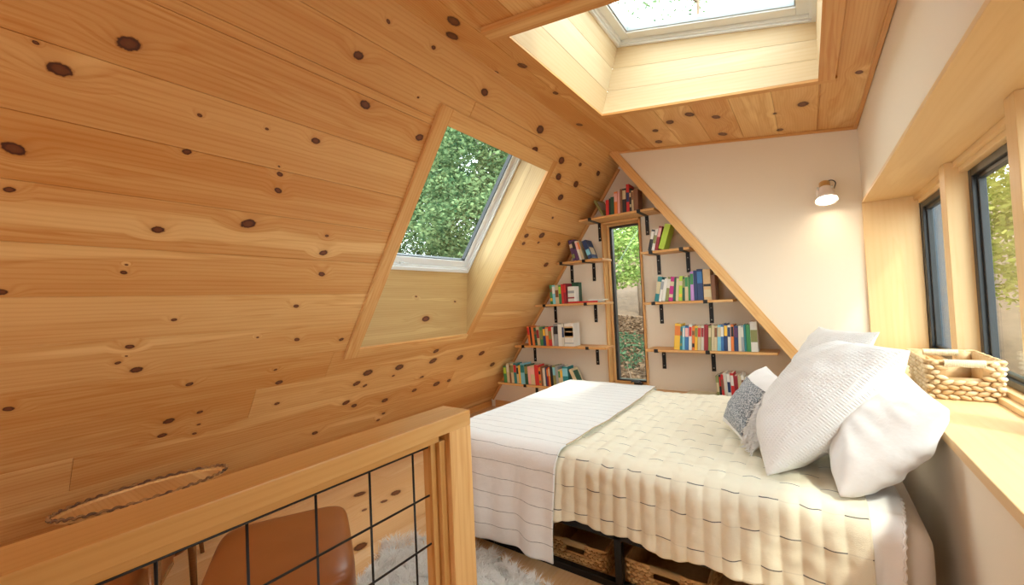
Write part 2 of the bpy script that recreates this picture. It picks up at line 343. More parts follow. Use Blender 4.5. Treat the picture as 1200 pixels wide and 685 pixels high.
# left roof slope with the hole of the roof window
HU0, HU1, HT0, HT1 = 1.80, 2.99, 1.263, 2.933
ts = TS
mb = MB(); rs = random.Random(21)
boarding(mb, YB, D, ts, 0.022, holes=[(HU0-0.012, HU1+0.012, HT0-0.012, HT1+0.012)], joints={3: [0.395, 3.1], 4: [1.17], 5: [1.62], 7: [-0.6], 9: [-1.2], 12: [-0.8], 13: [1.96], 14: [-1.4], 6: [-1.5]}, rnd=rs)
for f in mb.bm.faces:
    tc_ = f.calc_center_median().y; f.material_index = max(0, min(len(ts)-2, [i for i in range(len(ts)) if ts[i] <= tc_][-1] if tc_ > ts[0] else 0))
mb.build('wall_left', M_SLOPE, kind='structure', matrix=MS)

mb = MB()
for q in ((YB, D+0.16, -0.15, 1.22), (YB, D+0.16, 3.06, 3.36), (YB, 1.69, 1.22, 3.06), (3.02, D+0.16, 1.22, 3.06)): mb.box(*q, -0.30, -0.022)
mb.build('roof_left', M_PINE, kind='structure', matrix=MS)

# dormer ceiling: local X = along Y(world), local Y = from the ridge to the right, local Z = down into the room
cdir = Vector((1, 0, -CS)).normalized(); cn = Vector((0, 1, 0)).cross(cdir)   # points down
MC = Matrix.Identity(4)
for i in range(3): MC[i][0] = (0, 1, 0)[i]; MC[i][1] = cdir[i]; MC[i][2] = cn[i]; MC[i][3] = (RX, 0, RZ)[i]
kc = 1/cdir.x                                                    # metres along the slope per metre of x
def cx(x): return (x-RX)*kc
WX0, WX1, WY0, WY1 = -1.171, 0.115, 1.70, 2.906
mb = MB(); rc = random.Random(5)
cse = [cx(x) for x in (RX, -1.296, -1.06, -0.824, -0.588, -0.352, -0.116, 0.12, 0.356, 0.60)]
boarding(mb, YB, DC+0.45, cse, 0.06, holes=[(WY0-0.012, WY1+0.012, cx(WX0)-0.012, cx(WX1)+0.012)], joints={1: [0.9], 3: [1.2], 5: [-0.2], 7: [0.3]}, rnd=rc)
for f in mb.bm.faces:
    for l in f.loops: l[mb.uv].uv = (l.vert.co.x, l.vert.co.y*cdir.x+RX)
mb.build('ceiling', M_CEIL, kind='structure', matrix=MC)

def lz(x): return RZ - CS*(x-RX)               # dormer ceiling height
def rzs(x): return RZ - K*(x-RX)               # right roof slope height
def lzs(x): return (x-X0)*K                    # left roof slope height

# gable wall with the tall window opening
GX0, GX1, GZ0, GZ1 = -1.745, -1.328, 0.40, 2.105
mb = MB()
mb.prism([(X0-0.2, -0.1), (GX0, -0.1), (GX0, lzs(GX0)+0.3), (X0-0.2, -0.05)], 1, D, D+0.16)
mb.prism([(GX1, -0.1), (0.5, -0.1), (0.5, 0.2), (GX1, 2.9)], 1, D, D+0.16)
mb.prism([(GX0, -0.1), (GX1, -0.1), (GX1, GZ0), (GX0, GZ0)], 1, D, D+0.16)
mb.prism([(GX0, GZ1), (GX1, GZ1), (GX1, 2.9), (GX0, 2.9)], 1, D, D+0.16)
mb.build('wall_gable', M_WALL, kind='structure')
# cheek wall beside the book alcove
mb = MB()
mb.prism([(RX+0.01, RZ+0.05), (XR+0.30, lz(XR)+0.05), (XR+0.30, -0.1), (0.52, -0.1)], 1, DC, DC+0.10)
mb.build('wall_cheek', M_WALL, kind='structure')
# the alcove's own sloping side behind the cheek wall
mb = MB()
sl = 1/math.hypot(1, K); ny = (K*sl, sl)
a = (RX, RZ); b_ = (0.47, rzs(0.47))
mb.prism([a, b_, (b_[0]+0.02*ny[0], b_[1]+0.02*ny[1]), (a[0]+0.02*ny[0], a[1]+0.02*ny[1])], 1, DC+0.10, D, grain=1)
mb.build('wall_alcove', M_PINE, kind='structure')
# right wall with the long window recess
RY0, RY1, RZ0, RZ1, XG = 0.70, DC, 0.81, 1.893, 0.62
mb = MB()
mb.box(XR, XR+0.30, YB, DC+0.1, -0.1, RZ0-0.035)
mb.box(XR, XR+0.30, YB, RY0, RZ0-0.035, lz(XR)+0.05)
mb.box(XR, XR+0.30, RY0, DC+0.1, RZ1+0.02, lz(XR)+0.05)
mb.box(XR, XR+0.30, DC, DC+0.1, RZ0-0.035, RZ1+0.02)
mb.build('wall_right', M_WALL, kind='structure')
# rear wall far behind the camera, with an opening added to admit sky light
mb = MB()
mb.prism([(X0-0.2, -0.1), (0.9, -0.1), (0.9, 0.95), (X0-0.2, 0.95)], 1, YB-0.15, YB)
mb.prism([(X0-0.2, 1.95), (0.9, 1.95), (0.9, 2.95), (X0-0.2, 2.95)], 1, YB-0.15, YB)
mb.prism([(X0-0.2, 0.95), (-2.1, 0.95), (-2.1, 1.95), (X0-0.2, 1.95)], 1, YB-0.15, YB)
mb.box(-0.9, 0.9, YB-0.15, YB, 0.95, 1.95)
mb.build('wall_rear', M_WALL, kind='structure')

# window 1: roof window in the left slope, with its splayed pine lining and casing
w = structure('window_1')
zi = 0.31; bt, tt = 1.772, 3.03; fu0, fu1 = 1.72, 2.99
def SP(u, t, n): return MS @ Vector((u, t, n))
def quadplate(mb, P4, th, nrm, c=None, off=None):
    """a board from four corner points, thickness th along nrm, uv from its first edge"""
    P4 = [Vector(p) for p in P4]; nrm = Vector(nrm).normalized()
    A = [mb.bm.verts.new(p) for p in P4]; B = [mb.bm.verts.new(p+nrm*th) for p in P4]
    fs = [mb.bm.faces.new(A), mb.bm.faces.new(B[::-1])]
    for i in range(4): fs.append(mb.bm.faces.new((A[i], B[i], B[(i+1) % 4], A[(i+1) % 4])))
    bmesh.ops.recalc_face_normals(mb.bm, faces=fs)
    ue = (P4[1]-P4[0]).normalized(); ve = nrm.cross(ue); o = random.random()*4 if off is None else off
    for f in fs:
        for l in f.loops:
            q = l.vert.co-P4[0]; l[mb.uv].uv = (q.dot(ue)+o, q.dot(ve)+q.dot(nrm)+o)
    mb.paint(fs, c)
mb = MB()
quadplate(mb, [SP(HU0, HT0, 0), SP(HU1, HT0, 0), SP(fu1, bt, -zi), SP(fu0, bt, -zi)], 0.02, (-1, 0, -0.3), off=0)          # lower return
for f in mb.bm.faces: f.material_index = 1
quadplate(mb, [SP(HU0, HT1, 0), SP(HU1, HT1, 0), SP(fu1, tt, -zi), SP(fu0, tt, -zi)], 0.02, (0.58, 0, 0.81))
planks(mb, [SP(HU1, HT0, 0), SP(HU1, HT1, 0), SP(fu1, tt, -zi), SP(fu1, bt, -zi)], 0.02, (0, 1, 0), 2)
quadplate(mb, [SP(HU0, HT0, 0), SP(HU0, HT1, 0), SP(fu0, tt, -zi), SP(fu0, bt, -zi)], 0.02, (0, -1, 0))
mb.build('window_lining', [M_PINEK, M_PINEL], w)
def ring(mb, u0, u1, t0, t1, wl, wr, wb_, wt_, z0, z1, miter=False):
    """flat four-sided frame in a plane (outer rect given, member widths)"""
    mb.box(u0, u0+wl, t0, t1, z0, z1, 1); mb.box(u1-wr, u1, t0, t1, z0, z1, 1)
    mb.box(u0+wl, u1-wr, t0, t0+wb_, z0, z1, 0); mb.box(u0+wl, u1-wr, t1-wt_, t1, z0, z1, 0)
mb = MB(); ring(mb, 1.708, 3.053, 1.185, 3.035, 0.095, 0.065, 0.078, 0.10, 0.0, 0.022)
mb.build('window_casing', M_PINE, w, bevel=0.002, matrix=MS)
mb = MB(); ring(mb, fu0-0.01, fu1+0.01, bt-0.01, tt+0.01, 0.028, 0.028, 0.030, 0.028, -zi-0.10, -zi+0.015)
ring(mb, fu0+0.018, fu1-0.018, bt+0.020, tt-0.018, 0.012, 0.012, 0.012, 0.012, -zi-0.06, -zi)
mb.build('window_frame', M_FRAME_W, w, bevel=0.003, matrix=MS)
mb = MB(); ring(mb, fu0+0.028, fu1-0.028, bt+0.032, tt-0.028, 0.045, 0.045, 0.062, 0.045, -zi-0.07, -zi-0.02)
sash = mb.build('window_sash', M_FRAME_W, w, bevel=0.004, matrix=MS)
mb = MB(); ring(mb, fu0+0.072, fu1-0.072, bt+0.093, tt-0.072, 0.010, 0.010, 0.008, 0.010, -zi-0.066, -zi-0.03)
mb.build('glazing_gasket', M_FRAME_B, w, matrix=MS)
mb = MB(); mb.box(fu0+0.45, fu0+0.49, bt+0.028, bt+0.05, -zi-0.03, -zi+0.0); mb.tube([(fu0+0.46, bt+0.05, -zi), (fu0+0.46, bt+0.06, -zi+0.02), (fu0+0.50, bt+0.06, -zi+0.025)], 0.004)
mb.build('latch', M_FRAME_W, w, matrix=MS)
mb = MB(); mb.box(fu0+0.07, fu1-0.07, bt+0.09, tt-0.07, -zi-0.052, -zi-0.048); mb.build('glass_pane', M_GLASS, w, matrix=MS)

# window 2: skylight in the dormer ceiling
w = structure('window_2')
TL, TR_ = (-1.025, 3.13), (0.121, 2.817)
bl, br = (WX0, lz(WX0)), (WX1, lz(WX1))
mb = MB()
planks(mb, [(bl[0], WY1, bl[1]), (br[0], WY1, br[1]), (TR_[0], WY1, TR_[1]), (TL[0], WY1, TL[1])], 0.02, (0, 1, 0), 3)
planks(mb, [(bl[0], WY0, bl[1]), (br[0], WY0, br[1]), (TR_[0], WY0, TR_[1]), (TL[0], WY0, TL[1])], 0.02, (0, -1, 0), 3)
planks(mb, [(bl[0], WY0, bl[1]), (bl[0], WY1, bl[1]), (TL[0], WY1, TL[1]), (TL[0], WY0, TL[1])], 0.02, (-1, 0, 0.3), 3)
planks(mb, [(br[0], WY0, br[1]), (br[0], WY1, br[1]), (TR_[0], WY1, TR_[1]), (TR_[0], WY0, TR_[1])], 0.02, (1, 0, 0), 3)
mb.build('window_lining', M_WELL, w)
mb = MB()
c0, c1 = cx(WX0), cx(WX1)
mb.box(WY0-0.095, WY0, c0-0.09, c1+0.08, 0, 0.03, 1)
mb.box(WY1, WY1+0.048, c0-0.02, c1+0.085, 0, 0.016, 1)
mb.box(WY0, WY1, c0-0.022, c0, 0, 0.014, 0)
mb.box(WY0, WY1, c1, c1+0.078, 0, 0.022, 0)
mb.build('window_casing', M_PINE, w, bevel=0.002, matrix=MC)
sd = Vector((TR_[0]-TL[0], 0, TR_[1]-TL[1])); sw = sd.length; sd.normalize(); sn = sd.cross(Vector((0, 1, 0)))   # up and outward
MK = Matrix.Identity(4)
for i in range(3): MK[i][0] = sd[i]; MK[i][1] = (0, 1, 0)[i]; MK[i][2] = sn[i]; MK[i][3] = (TL[0], 0, TL[1])[i]
mb = MB(); ring(mb, -0.01, sw+0.01, WY0-0.01, WY1+0.01, 0.03, 0.03, 0.03, 0.03, -0.012, 0.09)
ring(mb, 0.02, sw-0.02, WY0+0.02, WY1-0.02, 0.014, 0.014, 0.014, 0.014, 0.0, 0.08)
mb.build('window_frame', M_FRAME_W, w, bevel=0.003, matrix=MK)
mb = MB(); ring(mb, 0.034, sw-0.034, WY0+0.034, WY1-0.034, 0.065, 0.065, 0.08, 0.08, 0.02, 0.07)
mb.build('window_sash', M_FRAME_W, w, bevel=0.004, matrix=MK)
mb = MB(); ring(mb, 0.098, sw-0.098, WY0+0.112, WY1-0.112, 0.01, 0.01, 0.01, 0.01, 0.03, 0.06)
mb.build('glazing_gasket', plain('grey_gasket', (0.30, 0.33, 0.34), 0.5), w, matrix=MK)
mb = MB(); mb.box(0.09, sw-0.09, WY0+0.1, WY1-0.1, 0.046, 0.05); mb.build('glass_pane', M_GLASS, w, matrix=MK)

# window 3: tall narrow window in the gable
w = structure('window_3')
mb = MB()
mb.box(GX0, GX0+0.018, D-0.03, D+0.16, GZ0, GZ1, 2); mb.box(GX1-0.018, GX1, D-0.03, D+0.16, GZ0, GZ1, 2)
mb.box(GX0, GX1, D-0.03, D+0.16, GZ1-0.02, GZ1, 0); mb.box(GX0, GX1, D-0.03, D+0.16, GZ0-0.02, GZ0+0.003, 0)
mb.build('window_lining', M_PINE, w, bevel=0.0015)
gy = D+0.10
mb = MB(); MG = Matrix(((1, 0, 0, 0), (0, 0, -1, 0), (0, 1, 0, 0), (0, 0, 0, 1)))     # local (x, y=z world, z=-y world)
ring(mb, GX0+0.018, GX1-0.018, GZ0+0.003, GZ1-0.02, 0.035, 0.028, 0.028, 0.022, -gy-0.05, -gy+0.02)
mb.build('window_frame', M_PINE, w, bevel=0.002, matrix=MG)
mb = MB(); ring(mb, GX0+0.05, GX1-0.045, GZ0+0.03, GZ1-0.04, 0.026, 0.012, 0.018, 0.016, -gy-0.03, -gy+0.03)
mb.build('window_sash', M_FRAME_B, w, bevel=0.002, matrix=MG)
mb = MB(); mb.box(GX0+0.07, GX1-0.05, gy, gy+0.004, GZ0+0.045, GZ1-0.05); mb.build('glass_pane', M_GLASS, w)
mb = MB(); mb.box(-1.50, -1.42, D+0.035, D+0.075, GZ0+0.004, GZ0+0.028); mb.tube([(-1.44, D+0.05, GZ0+0.03), (-1.45, D+0.02, GZ0+0.045), (-1.51, D+0.01, GZ0+0.04), (-1.52, D+0.01, GZ0+0.03)], 0.008)
mb.build('crank', M_FRAME_B, w, bevel=0.004)

# windows 4-6: the row of casements in the right wall recess
w = structure('window_4')
mb = MB()
mb.box(XR-0.012, XG+0.10, RY0-0.02, DC, RZ0-0.035, RZ0, 1); mb.build('window_sill', M_FIR, w, bevel=0.003)
mb = MB(); mb.box(XR-0.006, XG+0.10, RY0-0.02, DC, RZ1, RZ1+0.02, 1); mb.build('window_soffit', M_FIR, w, bevel=0.002)
mb = MB(); mb.box(XR-0.006, XG+0.02, DC-0.018, DC, RZ0, RZ1, 2); mb.box(XR-0.006, XG+0.10, RY0-0.02, RY0, RZ0, RZ1, 2); mb.build('window_jamb', M_FIR, w, bevel=0.002)
mb = MB()
mb.box(0.585, 0.72, 2.93, 3.03, RZ0, RZ1, 2); mb.build('mullion', M_FIR, w, bevel=0.003)
mb = MB(); mb.box(0.56, 0.72, 1.975, 2.06, RZ0, RZ1, 2); mb.build('mullion', M_FIR, w, bevel=0.003)
mb = MB()
for (y0, y1) in ((3.03, DC-0.018), (2.06, 2.93), (RY0, 1.975)):
    mb.box(0.615, 0.72, y0, y1, RZ1-0.028, RZ1, 1); mb.box(0.635, 0.72, y0, y1, RZ1-0.055, RZ1-0.028, 1)
    mb.box(0.60, 0.72, y0, y1, RZ0, RZ0+0.022, 1); mb.box(0.63, 0.72, y0, y1, RZ0+0.022, RZ0+0.045, 1)
mb.build('window_stop', M_FIR, w, bevel=0.002)
def casement(n, y0, y1, px):
    ww = structure('window_%d' % n)
    MR = Matrix(((0, 0, 1, 0), (1, 0, 0, 0), (0, 1, 0, 0), (0, 0, 0, 1)))      # local (y world, z world, x world)
    mb = MB(); ring(mb, y0, y1, RZ0+0.045, RZ1-0.055, 0.032, 0.045, 0.03, 0.035, px, px+0.05)
    ring(mb, y0+0.032, y1-0.045, RZ0+0.075, RZ1-0.09, 0.018, 0.02, 0.016, 0.02, px+0.018, px+0.045)
    mb.build('window_sash', M_FRAME_B, ww, bevel=0.003, matrix=MR)
    mb = MB(); mb.box(px+0.028, px+0.032, y0+0.04, y1-0.05, RZ0+0.08, RZ1-0.1); mb.build('glass_pane', M_GLASS, ww)
    mb = MB(); zc = 1.26
    mb.box(px-0.012, px, y0+0.008, y0+0.03, zc-0.035, zc+0.035); mb.tube([(px-0.012, y0+0.02, zc), (px-0.035, y0+0.02, zc), (px-0.045, y0+0.03, zc+0.03), (px-0.045, y0+0.035, zc+0.10)], 0.007)
    mb.build('window_handle', M_FRAME_B, ww, bevel=0.003)
casement(5, 3.03, DC-0.018, 0.645); casement(6, 2.06, 2.93, 0.665); casement(7, RY0, 1.975, 0.665)

# trims and baseboards
mb = MB()       # diagonal board on the cheek wall along the old roof slope
q = (sl*1, -K*sl)           # down the slope direction in (x,z)
pA = (RX-0.015, RZ-0.0); L_ = 1.72
def cp(s_, w_): return (pA[0]+q[0]*s_+ny[0]*w_, pA[1]+q[1]*s_+ny[1]*w_)
P_ = lambda q_: Vector((q_[0], DC, q_[1]))
quadplate(mb, [P_(cp(0.0, -0.012)), P_(cp(3.1, -0.012)), P_(cp(3.1, 0.062)), P_(cp(0.02, 0.062))], 0.02, (0, -1, 0))
tm = mb.build('trim_1', M_PINE, kind='structure', bevel=0.002)
mb = MB(); mb.box(DC-0.014, DC, cx(RX+0.05), cx(XR), 0, 0.02, 1); mb.build('trim_2', M_PINE, kind='structure', bevel=0.003, matrix=MC)
mb = MB(); mb.box(YB, DC-0.014, cx(XR)-0.022, cx(XR), 0, 0.022, 0); mb.build('trim_3', M_PINE, kind='structure', bevel=0.004, matrix=MC)
mb = MB()       # strip where the gable meets the left slope
mb.box(D-0.016, D, 0.12, 3.25, 0.0, 0.032, 1); mb.build('trim_4', M_PINE, kind='structure', bevel=0.003, matrix=MS)
mb = MB(); mb.box(X0+0.13, -0.2, D-0.02, D, 0, 0.085, 0); mb.build('baseboard_gable', M_PINE, kind='structure', bevel=0.003)
mb = MB(); mb.box(X0+0.02, X0+0.075, YB, D-0.02, 0, 0.075, 1); mb.build('baseboard_left', M_PINE, kind='structure', bevel=0.003)

# ------------------------------------------------------------------ fabrics
def cloth_mat(name, col, rough=0.85, bump=0.3, scale=600, col2=None, weave=True, sheen=0.2):
    m, nt, b = mat_new(name); L = nt.links.new
    b.inputs['Base Color'].default_value = (*col, 1); b.inputs['Roughness'].default_value = rough; b.inputs['Sheen Weight'].default_value = sheen
    b.inputs['Specular IOR Level'].default_value = 0.2
    tc = N(nt, 'ShaderNodeTexCoord'); nz = N(nt, 'ShaderNodeTexNoise'); nz.inputs['Scale'].default_value = scale; nz.inputs['Detail'].default_value = 2
    L(tc.outputs['Object'], nz.inputs['Vector'])
    nz2 = N(nt, 'ShaderNodeTexNoise'); nz2.inputs['Scale'].default_value = 18; nz2.inputs['Detail'].default_value = 4; L(tc.outputs['Object'], nz2.inputs['Vector'])
    ad = N(nt, 'ShaderNodeMath', operation='MULTIPLY_ADD'); ad.inputs[1].default_value = 3.0; L(nz2.outputs['Fac'], ad.inputs[0]); L(nz.outputs['Fac'], ad.inputs[2])
    bp = N(nt, 'ShaderNodeBump'); bp.inputs['Strength'].default_value = bump; bp.inputs['Distance'].default_value = 0.003
    L(ad.outputs[0], bp.inputs['Height']); L(bp.outputs[0], b.inputs['Normal'])
    return m, nt, b, bp
def uvmath(nt):
    L = nt.links.new
    uv = N(nt, 'ShaderNodeUVMap', uv_map='UVMap'); sp = N(nt, 'ShaderNodeSeparateXYZ'); L(uv.outputs[0], sp.inputs[0])
    def M(op, a, b_=None, c=None):
        n = N(nt, 'ShaderNodeMath', operation=op)
        for i, x in enumerate((a, b_, c)):
            if x is None: continue
            if isinstance(x, (int, float)): n.inputs[i].default_value = x
            else: L(x, n.inputs[i])
        return n.outputs[0]
    return uv, sp.outputs[0], sp.outputs[1], M
# quilt: cream cotton, quilted in columns, running-stitch dashes in dark thread
def quilt_mat():
    m, nt, b, bp = cloth_mat('cream_quilt_cotton', (0.83, 0.765, 0.60), 0.9, 0.5, 500); L = nt.links.new
    uv, u, v, M = uvmath(nt)
    wn_ = N(nt, 'ShaderNodeTexNoise'); wn_.inputs['Scale'].default_value = 9.0; wn_.inputs['Detail'].default_value = 2; L(uv.outputs[0], wn_.inputs['Vector'])
    wob = M('MULTIPLY', M('SUBTRACT', wn_.outputs['Fac'], 0.5), 0.03)
    vv = M('DIVIDE', M('ADD', v, wob), 0.115); uu = M('DIVIDE', u, 0.062)
    fr = M('ABSOLUTE', M('SUBTRACT', M('FRACT', vv), 0.5)); line = M('LESS_THAN', fr, 0.016)
    par = M('MODULO', M('ADD', M('FLOOR', uu), M('ADD', M('FLOOR', vv), 200.0)), 2.0); on = M('LESS_THAN', par, 0.5)
    f = M('MULTIPLY', line, M('MULTIPLY_ADD', on, 0.80, 0.12))
    mx = N(nt, 'ShaderNodeMix', data_type='RGBA'); mx.inputs['A'].default_value = (0.83, 0.765, 0.60, 1); mx.inputs['B'].default_value = (0.045, 0.045, 0.055, 1)
    L(f, mx.inputs['Factor']); L(mx.outputs['Result'], b.inputs['Base Color'])
    return m
def throw_mat():
    m, nt, b, bp = cloth_mat('pale_throw_linen', (0.78, 0.765, 0.74), 0.9, 0.5, 420); L = nt.links.new
    uv, u, v, M = uvmath(nt)
    wn_ = N(nt, 'ShaderNodeTexNoise'); wn_.inputs['Scale'].default_value = 7.0; L(uv.outputs[0], wn_.inputs['Vector'])
    vv = M('DIVIDE', M('MULTIPLY_ADD', wn_.outputs['Fac'], 0.02, v), 0.081)
    line = M('LESS_THAN', M('ABSOLUTE', M('SUBTRACT', M('FRACT', vv), 0.5)), 0.020)
    n3 = N(nt, 'ShaderNodeTexNoise'); n3.inputs['Scale'].default_value = 60; L(uv.outputs[0], n3.inputs['Vector'])
    f = M('MULTIPLY', line, M('MULTIPLY_ADD', n3.outputs['Fac'], 0.9, 0.15))
    mx = N(nt, 'ShaderNodeMix', data_type='RGBA'); mx.inputs['A'].default_value = (0.78, 0.765, 0.74, 1); mx.inputs['B'].default_value = (0.10, 0.10, 0.11, 1)
    L(f, mx.inputs['Factor']); L(mx.outputs['Result'], b.inputs['Base Color'])
    return m
def waffle_mat():
    m, nt, b, bp = cloth_mat('white_waffle_cotton', (0.85, 0.835, 0.815), 0.9, 0.5, 300); L = nt.links.new
    uv, u, v, M = uvmath(nt)
    a = M('ABSOLUTE', M('SINE', M('MULTIPLY', u, math.pi/0.011))); c = M('ABSOLUTE', M('SINE', M('MULTIPLY', v, math.pi/0.011)))
    h = M('MAXIMUM', M('POWER', M('SUBTRACT', 1.0, a), 1.0), M('SUBTRACT', 1.0, c))
    b2 = N(nt, 'ShaderNodeBump'); b2.inputs['Strength'].default_value = 0.75; b2.inputs['Distance'].default_value = 0.003
    L(h, b2.inputs['Height']); L(bp.outputs[0], b2.inputs['Normal']); L(b2.outputs[0], b.inputs['Normal']); return m
M_QUILT, M_THROW, M_WAFFLE = quilt_mat(), throw_mat(), waffle_mat()
M_SHEET = cloth_mat('white_cotton_sheet', (0.86, 0.845, 0.83), 0.8, 0.25, 500)[0]
M_FITTED = cloth_mat('oatmeal_fitted_sheet', (0.74, 0.67, 0.61), 0.85, 0.2, 500)[0]
M_SATIN = cloth_mat('white_satin', (0.80, 0.79, 0.79), 0.36, 0.25, 60)[0]
def wool():
    m, nt, b, bp = cloth_mat('grey_woven_wool', (0.19, 0.225, 0.26), 0.95, 1.0, 160)
    tc = N(nt, 'ShaderNodeTexCoord'); nz = N(nt, 'ShaderNodeTexNoise'); nz.inputs['Scale'].default_value = 150; nz.inputs['Detail'].default_value = 4; nt.links.new(tc.outputs['Object'], nz.inputs['Vector'])
    rp = N(nt, 'ShaderNodeValToRGB'); rp.color_ramp.elements[0].position = 0.40; rp.color_ramp.elements[0].color = (0.11, 0.135, 0.16, 1); rp.color_ramp.elements[1].position = 0.66; rp.color_ramp.elements[1].color = (0.62, 0.63, 0.64, 1)
    nt.links.new(nz.outputs['Fac'], rp.inputs[0]); nt.links.new(rp.outputs[0], b.inputs['Base Color']); return m
M_GREYW = wool()
M_CORD = plain('tan_piping', (0.55, 0.42, 0.26), 0.8)
M_STITCH = plain('dark_thread', (0.08, 0.04, 0.02), 0.8)

# ------------------------------------------------------------------ bed
BX0, BX1, BY0, BY1, BZ = -1.80, 0.285, 1.765, 3.265, 0.548
bed = thing('bed', 'black steel platform bed frame under the quilted mattress', 'bed', (-0.76, 2.5, 0))
def bl_(mb, *a, **k): mb.box(a[0]+0.76, a[1]+0.76, a[2]-2.5, a[3]-2.5, a[4], a[5], **k)
for (lx, ly) in ((-1.74, 1.765), (-0.765, 1.765), (0.22, 1.765), (-1.74, 3.225), (-0.765, 3.225), (0.22, 3.225)):
    mb = MB(); bl_(mb, lx, lx+0.034, ly, ly+0.034, 0, 0.255); mb.build('leg', M_STEEL, bed, bevel=0.002)
for y in (1.765, 3.225):
    mb = MB(); bl_(mb, -1.74, 0.254, y, y+0.034, 0.222, 0.255); mb.build('side_rail', M_STEEL, bed, bevel=0.002)
    mb = MB(); bl_(mb, -1.74, 0.254, y, y+0.034, 0.0, 0.032); mb.build('bottom_rail', M_STEEL, bed, bevel=0.002)
for x in (-1.74, -0.765, 0.22):
    mb = MB(); bl_(mb, x, x+0.034, 1.799, 3.225, 0.205, 0.245); mb.build('cross_rail', M_STEEL, bed, bevel=0.002)
for i in range(10):
    mb = MB(); x = -1.68+i*0.2; bl_(mb, x, x+0.09, 1.78, 3.245, 0.255, 0.272); mb.build('slat', M_STEEL, bed)
# mattress in its fitted sheet
mb = MB()
mb.box(BX0, BX1, BY0+0.01, BY1, 0.272, BZ-0.012)
mt = mb.build('mattress', M_FITTED, smooth=True)
bv = mt.modifiers.new('bevel', 'BEVEL'); bv.width = 0.075; bv.segments = 8
sbm = mt.modifiers.new('sub', 'SUBSURF'); sbm.levels = 1; sbm.render_levels = 2
tag(mt, 'mattress in an oatmeal fitted sheet, bare at the head of the bed', 'mattress')

def fold(x, y, z, s, a):
    v = noise.noise(Vector((x*s, y*s, z*s)))
    return a*v
def drape_y(v, ytop0, zt, r, ydown=0.0):
    """cross-section along Y: v = arc length, 0 at the near top edge; negative hangs down. returns (y, z)"""
    q = r*math.pi/2
    if v < -q: return ytop0-r, zt-r+(v+q)
    if v < 0: a = -v/r; return ytop0-r*math.sin(a), zt-r+r*math.cos(a)
    return ytop0+v, zt
def quilt_fn(a, b):
    x = -1.125+a*(0.128+1.125)
    wav = 0.004*abs(math.sin(x*math.pi/0.062))
    hem = 0.342+0.010*math.sin(x*9)+0.010*math.sin(x*23+1)
    if x > -0.35: hem += 0.05*(x+0.35)/0.48
    v0, v1 = -hem, 1.52+0.22
    v = v0+b*(v1-v0)
    r = 0.075
    if v <= 1.43: y, z = drape_y(v, BY0+0.055, BZ+0.016, r)
    else:
        w_ = v-1.43; q = r*math.pi/2; yt = BY0+0.055+1.43
        if w_ < q: y, z = yt+r*math.sin(w_/r), BZ+0.016-r+r*math.cos(w_/r)
        else: y, z = yt+r, BZ+0.016-r-(w_-q)
    hang = max(0.0, -v-0.05)
    bulge = 0.5+0.5*math.cos(x*2*math.pi/0.062)
    puff = (0.009 if v < -0.02 else 0.0045)*(1-bulge)**0.6+fold(x, y*1.0, z, 9, 0.007)+fold(x, y, z, 22, 0.006 if v < -0.02 else 0.003)
    y -= puff*(1 if v < 0 else 0)+hang*0.10+0.022*min(1, hang/0.25)*math.sin(x*11+1.1*math.sin(x*5))*0.6
    z += (puff if v >= 0 else 0)+(fold(x, y, 3, 3.2, 0.010) if v > 0.1 else 0)
    return Vector((x, y, z)), (x, v)
mb = MB(); mb.grid(quilt_fn, 220, 230)
qo = mb.build('quilt', M_QUILT, smooth=True, solid=0.010)
tag(qo, 'cream quilt with dark running-stitch dashes spread over the bed', 'quilt')

# folded-back top sheet at the head end
def sheet_fn(a, b):
    x = 0.105+a*0.11; hem = 0.46+0.01*math.sin(x*40); v = -hem+b*(hem+0.50)
    y, z = drape_y(v, BY0+0.055, BZ+0.010, 0.072)
    hang = max(0.0, -v-0.05); y -= 0.012*math.sin(x*60+hang*6)*min(1, hang*4)+hang*0.05
    z += fold(x, y, 1, 9, 0.006)*(v > 0)
    x += 0.012*math.sin(v*9)*a-0.03*hang*a
    return Vector((x, y-0.006, z)), (x, v)
mb = MB(); mb.grid(sheet_fn, 16, 90)
so = mb.build('top_sheet', M_SHEET, smooth=True, solid=0.004)
tag(so, 'white top sheet hanging between the quilt and the bare mattress end', 'sheet')
# thin pleats along the sheet's frilled edge
mb = MB()
pts = []
for i in range(60):
    v = -0.45+i*0.0100; p, _ = sheet_fn(1.0, (v+0.46)/0.96); pts.append(p+Vector((0.003*math.sin(i*2.2), -0.004, 0)))
mb.tube(pts, 0.004, 6); mb.build('hem', M_SHEET, so, smooth=True)

